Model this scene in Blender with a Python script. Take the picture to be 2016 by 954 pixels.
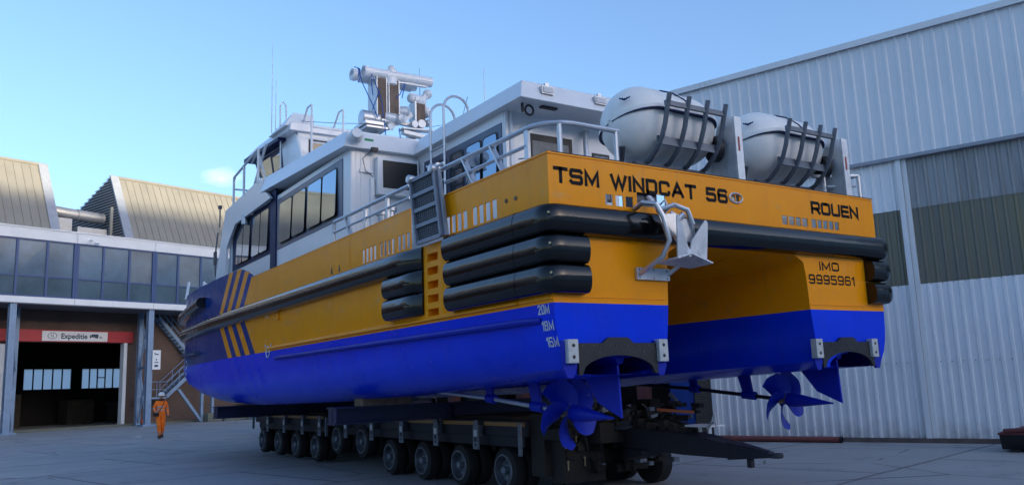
import bpy, bmesh, math, random
from math import sin, cos, pi, radians as RAD, sqrt, atan2
from mathutils import Vector, Matrix
random.seed(7)
for o in list(bpy.data.objects): bpy.data.objects.remove(o)
SC = bpy.context.scene
COL = SC.collection

# ---------------------------------------------------------------- camera
YAW, PITCH, ROLL = .5843, .1683, -.0368
FWD = Vector((sin(YAW)*cos(PITCH), cos(YAW)*cos(PITCH), sin(PITCH)))
R0 = Vector((cos(YAW), -sin(YAW), 0)); U0 = R0.cross(FWD)
RGT = cos(ROLL)*R0 + sin(ROLL)*U0; UPV = -sin(ROLL)*R0 + cos(ROLL)*U0
cam = bpy.data.cameras.new('camera'); camo = bpy.data.objects.new('camera', cam); COL.objects.link(camo)
M = Matrix((RGT, UPV, -FWD)).transposed().to_4x4(); M.translation = Vector((-6.0047, -8.2056, 1.95))
camo.matrix_world = M
cam.sensor_width = 36; cam.lens = 36*1641.24/2016; cam.clip_start = .1; cam.clip_end = 3000
SC.camera = camo
# ---------------------------------------------------------------- light
HEAD = -.3148                      # heading of the yard's buildings
SUN_EL = 8.0
TRAVEL = HEAD                      # the sun comes from behind the camera, along the hangar wall
sd = Vector((sin(TRAVEL)*cos(RAD(SUN_EL)), cos(TRAVEL)*cos(RAD(SUN_EL)), -sin(RAD(SUN_EL))))
W = bpy.data.worlds.new('World'); SC.world = W; W.use_nodes = True
nt = W.node_tree; nt.nodes.clear()
out = nt.nodes.new('ShaderNodeOutputWorld'); bg = nt.nodes.new('ShaderNodeBackground')
sky = nt.nodes.new('ShaderNodeTexSky'); sky.sky_type = 'NISHITA'; sky.sun_disc = False
sky.sun_elevation = RAD(SUN_EL); sky.sun_rotation = atan2(-sd.x, -sd.y)
sky.air_density = 1.0; sky.dust_density = 2.5; sky.ozone_density = 3.0; sky.altitude = 0
bg.inputs[1].default_value = .15
# a small fair-weather cloud low in the north, and faint high haze streaks
tc = nt.nodes.new('ShaderNodeTexCoord'); noi = nt.nodes.new('ShaderNodeTexNoise')
mp = nt.nodes.new('ShaderNodeMapping'); mp.inputs['Scale'].default_value = (1, 1, 2.6)
noi.inputs['Scale'].default_value = 16; noi.inputs['Detail'].default_value = 7; noi.inputs['Roughness'].default_value = .6
nt.links.new(tc.outputs['Generated'], mp.inputs[0]); nt.links.new(mp.outputs[0], noi.inputs['Vector'])
def cloud_dir(px, py):
    d = FWD + RGT*(px-1008)/1641.24 - UPV*(py-477)/1641.24
    return d.normalized()
cd = cloud_dir(437, 352)
dist = nt.nodes.new('ShaderNodeVectorMath'); dist.operation = 'DISTANCE'; dist.inputs[1].default_value = (cd.x, cd.y, cd.z*2.2)
sc2 = nt.nodes.new('ShaderNodeVectorMath'); sc2.operation = 'MULTIPLY'; sc2.inputs[1].default_value = (1, 1, 2.2)
nt.links.new(tc.outputs['Generated'], sc2.inputs[0]); nt.links.new(sc2.outputs[0], dist.inputs[0])
mr = nt.nodes.new('ShaderNodeMapRange'); mr.inputs[1].default_value = .048; mr.inputs[2].default_value = .0; mr.inputs[3].default_value = -.35; mr.inputs[4].default_value = .32
nt.links.new(dist.outputs['Value'], mr.inputs[0])
ad = nt.nodes.new('ShaderNodeMath'); ad.operation = 'ADD'; nt.links.new(noi.outputs[0], ad.inputs[0]); nt.links.new(mr.outputs[0], ad.inputs[1])
m2 = nt.nodes.new('ShaderNodeMapRange'); m2.inputs[1].default_value = .48; m2.inputs[2].default_value = .95; m2.inputs[3].default_value = 0; m2.inputs[4].default_value = .22
nt.links.new(ad.outputs[0], m2.inputs[0])
mx = nt.nodes.new('ShaderNodeMix'); mx.data_type = 'RGBA'; mx.inputs[7].default_value = (6.6, 6.3, 6.6, 1)
nt.links.new(m2.outputs[0], mx.inputs[0]); nt.links.new(sky.outputs[0], mx.inputs[6])
tint = nt.nodes.new('ShaderNodeMix'); tint.data_type = 'RGBA'; tint.blend_type = 'MULTIPLY'; tint.inputs[0].default_value = 1; tint.inputs[7].default_value = (.92, .87, .92, 1)
nt.links.new(mx.outputs[2], tint.inputs[6]); nt.links.new(tint.outputs[2], bg.inputs[0]); nt.links.new(bg.outputs[0], out.inputs[0])
sl = bpy.data.lights.new('sun', 'SUN'); sl.energy = 2.0; sl.angle = RAD(.55); sl.color = (1, .86, .62)
so = bpy.data.objects.new('sun', sl); COL.objects.link(so); so.rotation_mode = 'QUATERNION'
so.rotation_quaternion = sd.to_track_quat('-Z', 'Y'); so.location = (0, -60, 60)
SC.view_settings.view_transform = 'Standard'; SC.view_settings.look = 'None'; SC.view_settings.gamma = 1
SC.view_settings.use_curve_mapping = False; SC.view_settings.exposure = 1.8
SC.cycles.max_bounces = 6; SC.cycles.glossy_bounces = 3; SC.cycles.diffuse_bounces = 3
SC.cycles.caustics_reflective = False; SC.cycles.caustics_refractive = False

# ---------------------------------------------------------------- materials
MAT = {}
def mat(name, col, rough=.5, metal=0, vary=.12, vscale=3., bump=0., bscale=20., spec=.5, coat=0., stain=None, rvar=.1, emit=None):
    if name in MAT: return MAT[name]
    m = bpy.data.materials.new(name); m.use_nodes = True; t = m.node_tree; N = t.nodes; L = t.links
    b = N['Principled BSDF']
    b.inputs['Metallic'].default_value = metal; b.inputs['Roughness'].default_value = rough
    b.inputs['Specular IOR Level'].default_value = spec; b.inputs['Coat Weight'].default_value = coat; b.inputs['Coat Roughness'].default_value = .08
    g = N.new('ShaderNodeTexCoord'); n = N.new('ShaderNodeTexNoise'); n.inputs['Scale'].default_value = vscale; n.inputs['Detail'].default_value = 6
    n.inputs['Roughness'].default_value = .65
    L.new(g.outputs['Object'], n.inputs['Vector'])
    r = N.new('ShaderNodeMapRange'); r.inputs[1].default_value = .3; r.inputs[2].default_value = .7
    r.inputs[3].default_value = 1-vary; r.inputs[4].default_value = 1+vary; L.new(n.outputs[0], r.inputs[0])
    h = N.new('ShaderNodeMix'); h.data_type = 'RGBA'; h.blend_type = 'MULTIPLY'; h.inputs[0].default_value = 1
    h.inputs[6].default_value = (*col, 1); L.new(r.outputs[0], h.inputs[7]); csock = h.outputs[2]
    if stain:
        sc, lo, hi, scol, stretch = stain
        q = N.new('ShaderNodeTexNoise'); q.inputs['Scale'].default_value = sc; q.inputs['Detail'].default_value = 8; q.inputs['Roughness'].default_value = .7
        mm = N.new('ShaderNodeMapping'); mm.inputs['Scale'].default_value = stretch; L.new(g.outputs['Object'], mm.inputs[0]); L.new(mm.outputs[0], q.inputs['Vector'])
        a = N.new('ShaderNodeMapRange'); a.inputs[1].default_value = lo; a.inputs[2].default_value = hi; L.new(q.outputs[0], a.inputs[0])
        k = N.new('ShaderNodeMix'); k.data_type = 'RGBA'; L.new(a.outputs[0], k.inputs[0]); L.new(csock, k.inputs[6]); k.inputs[7].default_value = (*scol, 1); csock = k.outputs[2]
    L.new(csock, b.inputs['Base Color'])
    if rvar:
        rr = N.new('ShaderNodeMapRange'); rr.inputs[1].default_value = .3; rr.inputs[2].default_value = .7; rr.inputs[3].default_value = max(0, rough-rvar*rough); rr.inputs[4].default_value = min(1, rough+rvar*2*rough)
        L.new(n.outputs[0], rr.inputs[0]); L.new(rr.outputs[0], b.inputs['Roughness'])
    if bump:
        z = N.new('ShaderNodeTexNoise'); z.inputs['Scale'].default_value = bscale; z.inputs['Detail'].default_value = 4; L.new(g.outputs['Object'], z.inputs['Vector'])
        u = N.new('ShaderNodeBump'); u.inputs['Strength'].default_value = bump; u.inputs['Distance'].default_value = .02; L.new(z.outputs[0], u.inputs['Height']); L.new(u.outputs[0], b.inputs['Normal'])
    MAT[name] = m; return m
WHITE = mat('white_boat_paint', (.80, .81, .82), .35, vary=.04, vscale=1.2, bump=.06, bscale=1.5, coat=.3)
CREAM = mat('canister_plastic', (.88, .86, .81), .38, vary=.05, vscale=4, bump=.05, bscale=3, stain=(3, .62, .9, (.6, .56, .5), (1, 1, .25)))
ALU = mat('aluminium', (.55, .57, .6), .38, .75, vary=.12, vscale=6, bump=.05, bscale=30)
CRAD = mat('grey_cradle_steel', (.13, .15, .18), .4, .4, vary=.2, vscale=8)
ALUP = mat('aluminium_plate', (.66, .68, .70), .45, .4, vary=.15, vscale=4, stain=(5, .55, .8, (.3, .32, .36), (1, 1, .3)))
DALU = mat('dark_steel', (.09, .1, .12), .45, .6, vary=.2, vscale=8)
FEND = mat('fender_rubber', (.0015, .002, .003), .10, vary=.3, vscale=2, bump=.3, bscale=2.6, coat=.0, rvar=.5, spec=.5)
BLACKP = mat('black_plastic', (.012, .013, .016), .45, vary=.3, bump=.1)
DGREY = mat('window_surround_paint', (.06, .085, .15), .3, vary=.06)
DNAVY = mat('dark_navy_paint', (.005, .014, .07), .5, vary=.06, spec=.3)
BLUE = mat('antifouling_blue', (.002, .018, .38), .5, spec=.3, vary=.12, vscale=2, bump=.06, bscale=2)
PROPB = mat('propeller_paint', (.002, .02, .40), .4, vary=.15, vscale=3, spec=.4, stain=(7, .68, .72, (.5, .3, .2), (1, 1, 1)))
ORNG = mat('boat_orange', (.94, .33, .003), .42, vary=.06, vscale=2, bump=.06, bscale=2, coat=.05, spec=.25, stain=(2.2, .6, .85, (.5, .26, .08), (1, 1, 1.6)))
ZINC = mat('zinc_anode', (.5, .52, .52), .5, .3, vary=.15, vscale=12)
WTXT = mat('white_marking', (.62, .64, .66), .5, vary=.05)
BTXT = mat('black_marking', (.010, .009, .009), .6, vary=.05, spec=.15)
WREFL = mat('window_reflection_grey', (.17, .18, .19), .35, vary=.3, vscale=6, spec=.4)  # grey standing in for the hangar reflected in the aft cabin panes
GLASS = mat('coated_window_glass', (.20, .275, .36), .03, 1, vary=.03, vscale=1, bump=.015, bscale=.8, rvar=0)
DGLASS = mat('dark_window_glass', (.03, .04, .055), .08, 0, vary=.2, vscale=1.5, spec=.45, bump=.02, bscale=1)
CGLASS = mat('corridor_glass', (.08, .14, .21), .12, 0, vary=.35, vscale=.45, spec=.55, bump=.02, bscale=.7)
CGLASS2 = mat('corridor_glass_with_blind', (.13, .17, .21), .14, 0, vary=.25, vscale=.6, spec=.5, bump=.02, bscale=.7)
CGLASSB = mat('corridor_lower_glass', (.06, .105, .14), .12, 0, vary=.35, vscale=.5, spec=.5, bump=.02, bscale=.7)
FRAMEB = mat('blue_window_frame', (.025, .07, .20), .4, vary=.1)
WBAND = mat('white_cladding_band', (.75, .78, .8), .45, vary=.05, vscale=.8, stain=(1.2, .6, .9, (.36, .38, .4), (1, 1, .2)))
SOFF = mat('soffit_panels', (.12, .14, .17), .7, vary=.2, vscale=.6)
STEELP = mat('painted_steel_post', (.20, .29, .42), .5, .1, vary=.15, vscale=2, stain=(2, .6, .85, (.1, .11, .13), (1, 1, .2)))
RED = mat('red_lintel_paint', (.42, .025, .035), .45, vary=.1, vscale=1, stain=(1.2, .6, .9, (.25, .03, .035), (1, 1, .2)))
SIGNW = mat('white_sign_face', (.72, .74, .76), .4, vary=.03)
SIGNT = mat('sign_lettering', (.02, .05, .1), .5, vary=.03)
ROOF = mat('beige_roof_sheet', (.26, .25, .215), .55, .05, vary=.08, vscale=1, stain=(.8, .55, .85, (.2, .185, .155), (1, .25, .25)))
VERGE = mat('grey_roof_verge', (.3, .33, .38), .5, vary=.1)
LOUV = mat('gable_louvre', (.36, .36, .36), .55, vary=.12)
LOUVD = mat('louvre_shadow_gap', (.08, .085, .1), .8)
DUCT = mat('galvanised_duct', (.42, .42, .42), .45, .5, vary=.15, vscale=2)
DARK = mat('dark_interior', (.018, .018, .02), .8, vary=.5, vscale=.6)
INTF = mat('interior_stock', (.045, .042, .036), .8, vary=.5, vscale=2)
PANE = mat('frosted_pane', (.5, .55, .6), .6, vary=.1, vscale=1)
RUBB = mat('tyre_rubber', (.012, .012, .013), .75, vary=.35, vscale=8, bump=.3, bscale=60)
RIM = mat('wheel_rim', (.16, .18, .21), .42, .5, vary=.3, vscale=10)
TRLB = mat('trailer_dark_paint', (.010, .012, .02), .55, vary=.5, vscale=3, bump=.2, bscale=12)
TRLD = mat('dusty_trailer_steel', (.018, .016, .014), .7, .1, vary=.5, vscale=5, bump=.4, bscale=15)
STRP = mat('trailer_ochre_strip', (.38, .2, .06), .5, vary=.2, vscale=4, stain=(4, .55, .75, (.1, .07, .04), (1, 1, 1)))
LABEL = mat('trailer_bracket', (.16, .19, .23), .5, .2, vary=.25, vscale=12)
BEAMB = mat('blue_steel_beam', (.01, .016, .06), .4, .1, vary=.25, vscale=3)
BRASS = mat('bronze_and_brass', (.42, .33, .2), .3, .8, vary=.2, vscale=12)
ORSK = mat('hivis_orange', (1.0, .2, .01), .75, vary=.12, vscale=9, bump=.3, bscale=25)
REFL = mat('reflective_tape', (.32, .33, .33), .4, .2, vary=.1)
SKIN = mat('skin', (.4, .22, .16), .6, vary=.08, vscale=20)
HELM = mat('white_helmet', (.7, .72, .72), .3, vary=.04)
BAGM = mat('black_bag_cloth', (.012, .012, .015), .8, vary=.3, vscale=20)
BOOT = mat('dark_boot_leather', (.03, .022, .018), .6, vary=.3, vscale=20)
CONB = mat('mossy_concrete', (.16, .17, .14), .9, vary=.3, vscale=3, bump=.6, bscale=14, stain=(3, .5, .75, (.06, .08, .045), (1, 1, 1)))
WOODP = mat('pallet_wood', (.2, .14, .09), .85, vary=.35, vscale=8)
ROPE = mat('blue_rope', (.02, .1, .36), .7, vary=.1)
RUSTB = mat('rusty_brown_cladding', (.17, .12, .09), .75, vary=.35, vscale=5, stain=(6, .5, .75, (.08, .06, .05), (1, 1, .3)))
REDM = mat('signal_red', (.4, .04, .03), .5, vary=.1)
GRNM = mat('green_safety_sign', (.02, .28, .12), .5, vary=.05)
PIPER = mat('red_brown_pipe', (.2, .06, .05), .55, vary=.25, vscale=4)
SKIPL = mat('dark_red_container_paint', (.13, .03, .03), .6, vary=.3, vscale=4)
DKRED = mat('oxide_red_steel', (.12, .045, .045), .6, vary=.25, vscale=2)
DOORB = mat('blue_steel_door', (.015, .06, .3), .45, vary=.15, vscale=1.5)
GRATE = mat('treadplate_grating', (.08, .09, .11), .5, .6, vary=.3, vscale=20)
CONB2 = mat('sill_concrete', (.13, .1, .09), .9, vary=.3, vscale=2)

def _pane():
    t = PANE.node_tree; b = t.nodes['Principled BSDF']; o = t.nodes['Material Output']
    tr = t.nodes.new('ShaderNodeBsdfTranslucent'); tr.inputs[0].default_value = (.9, .92, .95, 1); m = t.nodes.new('ShaderNodeMixShader'); m.inputs[0].default_value = .85
    t.links.new(b.outputs[0], m.inputs[1]); t.links.new(tr.outputs[0], m.inputs[2]); t.links.new(m.outputs[0], o.inputs[0])
_pane()
def nodes_of(name, rough):
    m = bpy.data.materials.new(name); m.use_nodes = True; MAT[name] = m
    t = m.node_tree; b = t.nodes['Principled BSDF']; b.inputs['Roughness'].default_value = rough
    return m, t, t.nodes, t.links, b
def mth(t, op, a, b=None, c=None):
    n = t.nodes.new('ShaderNodeMath'); n.operation = op
    for i, v in enumerate((a, b, c)):
        if v is None: continue
        if isinstance(v, (int, float)): n.inputs[i].default_value = v
        else: t.links.new(v, n.inputs[i])
    return n.outputs[0]
def mixc(t, f, a, b):
    n = t.nodes.new('ShaderNodeMix'); n.data_type = 'RGBA'
    for i, v in ((0, f), (6, a), (7, b)):
        if isinstance(v, tuple): n.inputs[i].default_value = (*v, 1)
        elif isinstance(v, (int, float)): n.inputs[i].default_value = v
        else: t.links.new(v, n.inputs[i])
    return n.outputs[2]
def noise(t, vec, scale, detail=5, rough=.6, stretch=None):
    n = t.nodes.new('ShaderNodeTexNoise'); n.inputs['Scale'].default_value = scale; n.inputs['Detail'].default_value = detail; n.inputs['Roughness'].default_value = rough
    if stretch:
        m = t.nodes.new('ShaderNodeMapping'); m.inputs['Scale'].default_value = stretch; t.links.new(vec, m.inputs[0]); vec = m.outputs[0]
    t.links.new(vec, n.inputs['Vector']); return n.outputs[0]
def mrange(t, v, a, b, c=0, d=1):
    n = t.nodes.new('ShaderNodeMapRange')
    for i, x in enumerate((a, b, c, d)): n.inputs[i+1].default_value = x
    t.links.new(v, n.inputs[0]); return n.outputs[0]

# hull paint: blue antifouling, orange aft, navy forward, slanted stripes painted between them
HULL, t, N, L, b = nodes_of('hull_paint', .3)
tc = N.new('ShaderNodeTexCoord'); sp = N.new('ShaderNodeSeparateXYZ'); L.new(tc.outputs['Object'], sp.inputs[0])
Yc, Zc = sp.outputs[1], sp.outputs[2]
elo = mth(t, 'MULTIPLY_ADD', mth(t, 'SUBTRACT', Zc, 2.93), 1.11, 12.47)
ehi = mth(t, 'MULTIPLY_ADD', mth(t, 'SUBTRACT', Zc, 4.24), -.98, 13.46)
upper = mth(t, 'GREATER_THAN', Zc, 3.97)
edge = mth(t, 'ADD', mth(t, 'MULTIPLY', upper, ehi), mth(t, 'MULTIPLY', mth(t, 'SUBTRACT', 1, upper), elo))
u = mth(t, 'SUBTRACT', Yc, edge)
isaft = mth(t, 'LESS_THAN', u, 0)
st = mth(t, 'MULTIPLY', mth(t, 'GREATER_THAN', mth(t, 'MODULO', u, .83), .415), mth(t, 'LESS_THAN', u, 2.49))
isor = mth(t, 'MAXIMUM', isaft, mth(t, 'MULTIPLY', st, mth(t, 'GREATER_THAN', u, 0)))
n1 = noise(t, tc.outputs['Object'], 1.6, 6, .6); n2 = noise(t, tc.outputs['Object'], 2.3, 8, .65, (1, 1, 1.8))
orc = mixc(t, mrange(t, n1, .3, .7), (1.0, .35, .003), (.93, .315, .003))
orc = mixc(t, mrange(t, n2, .58, .80, 0, .75), orc, (.62, .34, .14))
nav = mixc(t, mrange(t, n1, .3, .7), (.003, .042, .24), (.002, .032, .18))
blu = mixc(t, mrange(t, n1, .3, .7), (.001, .044, .80), (.001, .036, .68))
c = mixc(t, isor, nav, orc); c = mixc(t, mth(t, 'LESS_THAN', Zc, 2.92), c, blu)
drip = noise(t, tc.outputs['Object'], 3.2, 5, .6, (1.5, 1.5, .12)); c = mixc(t, mrange(t, drip, .55, .8, 0, .28), c, mixc(t, .5, c, (.12, .1, .09)))
L.new(c, b.inputs['Base Color']); L.new(mrange(t, isor, 0, 1, .09, .2), b.inputs['Specular IOR Level']); b.inputs['Coat Weight'].default_value = .0; b.inputs['Coat Roughness'].default_value = .1
L.new(mrange(t, n1, .3, .7, .16, .3), b.inputs['Roughness'])
bp = N.new('ShaderNodeBump'); bp.inputs['Strength'].default_value = .1; bp.inputs['Distance'].default_value = .03
# plating ripples between frames
wv = N.new('ShaderNodeTexWave'); wv.bands_direction = 'Y'; wv.inputs['Scale'].default_value = .32; wv.inputs['Distortion'].default_value = 1.5; L.new(tc.outputs['Object'], wv.inputs['Vector'])
seam = mth(t, 'LESS_THAN', mth(t, 'ABSOLUTE', mth(t, 'SUBTRACT', mth(t, 'MODULO', mth(t, 'ADD', Yc, .3), 1.95), .97)), .014)
seamz = mth(t, 'LESS_THAN', mth(t, 'ABSOLUTE', mth(t, 'SUBTRACT', Zc, 3.42)), .008)
hgt = mth(t, 'ADD', mth(t, 'MULTIPLY', wv.outputs['Fac'], .6), noise(t, tc.outputs['Object'], 1.1, 3))
hgt = mth(t, 'ADD', hgt, mth(t, 'MULTIPLY', mth(t, 'MAXIMUM', seam, seamz), .35))
L.new(hgt, bp.inputs['Height']); L.new(bp.outputs[0], b.inputs['Normal'])

# yard concrete: poured slabs with dark joints, cracks, tyre marks and damp patches
GRND, t, N, L, b = nodes_of('yard_concrete', .75)
tc = N.new('ShaderNodeTexCoord'); mp = N.new('ShaderNodeMapping'); mp.inputs['Rotation'].default_value = (0, 0, RAD(-18.04+6)); L.new(tc.outputs['Object'], mp.inputs[0])
V = mp.outputs[0]
br = N.new('ShaderNodeTexBrick'); br.offset = .5; br.inputs['Scale'].default_value = 1; br.inputs['Brick Width'].default_value = 6.2; br.inputs['Row Height'].default_value = 4.6
br.inputs['Mortar Size'].default_value = .055; br.inputs['Mortar Smooth'].default_value = .3; br.inputs['Color1'].default_value = (.31, .312, .316, 1); br.inputs['Color2'].default_value = (.37, .37, .36, 1); br.inputs['Mortar'].default_value = (.022, .022, .023, 1)
wob = N.new('ShaderNodeVectorMath'); wob.operation = 'ADD'
nv = N.new('ShaderNodeTexNoise'); nv.inputs['Scale'].default_value = .5; L.new(V, nv.inputs['Vector'])
sv = N.new('ShaderNodeVectorMath'); sv.operation = 'SCALE'; sv.inputs['Scale'].default_value = .12; L.new(nv.outputs['Color'], sv.inputs[0])
L.new(V, wob.inputs[0]); L.new(sv.outputs[0], wob.inputs[1]); L.new(wob.outputs[0], br.inputs['Vector'])
big = noise(t, V, .22, 6, .65); fine = noise(t, V, 9, 6, .7); tracks = noise(t, V, 1.1, 5, .6, (1, .08, 1))
c = mixc(t, mrange(t, big, .35, .7, 0, .6), br.outputs['Color'], (.27, .275, .285))
c = mixc(t, mrange(t, tracks, .55, .75, 0, .5), c, (.22, .223, .23))
c = mixc(t, mrange(t, fine, .3, .75, 0, .35), c, (.42, .415, .40))
vo = N.new('ShaderNodeTexVoronoi'); vo.feature = 'DISTANCE_TO_EDGE'; vo.inputs['Scale'].default_value = .17; L.new(wob.outputs[0], vo.inputs['Vector'])
crk = mth(t, 'MULTIPLY', mth(t, 'LESS_THAN', vo.outputs['Distance'], .0035), mrange(t, noise(t, V, .35, 3), .45, .5))
c = mixc(t, mth(t, 'MULTIPLY', crk, .8), c, (.02, .02, .02))
spots = noise(t, V, .55, 8, .75)
c = mixc(t, mrange(t, spots, .56, .70, 0, .75), c, (.11, .112, .12))
c = mixc(t, mth(t, 'MULTIPLY', mth(t, 'LESS_THAN', noise(t, V, 2.3, 2), .27), .55), c, (.10, .10, .105))
L.new(c, b.inputs['Base Color']); L.new(mrange(t, big, .3, .7, .45, .85), b.inputs['Roughness'])
bp = N.new('ShaderNodeBump'); bp.inputs['Strength'].default_value = .25; bp.inputs['Distance'].default_value = .02; L.new(fine, bp.inputs['Height']); L.new(bp.outputs[0], b.inputs['Normal'])

# brick
def brickmat(name, c1, c2, mo):
    m, t, N, L, b = nodes_of(name, .85)
    tc = N.new('ShaderNodeTexCoord'); mp = N.new('ShaderNodeMapping'); mp.inputs['Rotation'].default_value = (RAD(90), 0, 0); L.new(tc.outputs['Object'], mp.inputs[0])
    sp = N.new('ShaderNodeSeparateXYZ'); L.new(tc.outputs['Object'], sp.inputs[0])
    cb = N.new('ShaderNodeCombineXYZ'); L.new(mth(t, 'ADD', sp.outputs[0], sp.outputs[1]), cb.inputs[0]); L.new(sp.outputs[2], cb.inputs[1])
    br = N.new('ShaderNodeTexBrick'); br.inputs['Scale'].default_value = 1; br.inputs['Brick Width'].default_value = .24; br.inputs['Row Height'].default_value = .075; br.inputs['Mortar Size'].default_value = .011
    br.inputs['Color1'].default_value = (*c1, 1); br.inputs['Color2'].default_value = (*c2, 1); br.inputs['Mortar'].default_value = (*mo, 1); L.new(cb.outputs[0], br.inputs['Vector'])
    c = mixc(t, mrange(t, noise(t, tc.outputs['Object'], .6, 6), .4, .75, 0, .5), br.outputs['Color'], tuple(x*.55 for x in c1))
    L.new(c, b.inputs['Base Color']); return m
BRICK = brickmat('brown_brick', (.155, .085, .06), (.11, .065, .05), (.12, .11, .1))
BRICKG = brickmat('grey_brown_brick', (.12, .105, .085), (.085, .075, .065), (.05, .048, .045))

# hangar sheet steel: white upper cladding, older lower sheets with streaks
def sheet(name, col, streak, sc, amt, lo=.5):
    m, t, N, L, b = nodes_of(name, .45)
    tc = N.new('ShaderNodeTexCoord')
    s1 = noise(t, tc.outputs['Object'], sc, 7, .7, (2.2, 2.2, .12)); s2 = noise(t, tc.outputs['Object'], .5, 5, .6)
    c = mixc(t, mrange(t, s1, lo, lo+.35, 0, amt), col, streak); c = mixc(t, mrange(t, s2, .4, .75, 0, .3), c, tuple(x*.75 for x in col))
    L.new(c, b.inputs['Base Color']); b.inputs['Metallic'].default_value = .05
    sp = N.new('ShaderNodeSeparateXYZ'); L.new(tc.outputs['Object'], sp.inputs[0])
    base = mth(t, 'MULTIPLY', mrange(t, sp.outputs[2], 0, .7, 1, 0), mrange(t, noise(t, tc.outputs['Object'], 2.5, 6, .7), .35, .65))
    runs = mrange(t, noise(t, tc.outputs['Object'], 3.0, 4, .6, (2, 2, .05)), .68, .76, 0, .16)
    c = mixc(t, mth(t, 'MULTIPLY', base, .6), c, (.22, .2, .17)); c = mixc(t, runs, c, (.33, .29, .25)); L.new(c, b.inputs['Base Color'])
    bp = N.new('ShaderNodeBump'); bp.inputs['Strength'].default_value = .35; bp.inputs['Distance'].default_value = .05; L.new(noise(t, tc.outputs['Object'], .9, 3, .5), bp.inputs['Height']); L.new(bp.outputs[0], b.inputs['Normal']); return m
CLADU = sheet('white_steel_cladding', (.76, .79, .82), (.6, .64, .68), 1.0, .5)
CLADL = sheet('aged_door_sheet', (.86, .88, .9), (.66, .67, .67), 1.4, .5)
CLADD = sheet('stained_door_top_sheet', (.34, .36, .37), (.13, .11, .09), 1.5, .9, .42)
MOSS = sheet('mossy_translucent_sheet', (.17, .17, .15), (.22, .20, .11), 1.6, .9, .38)

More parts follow.
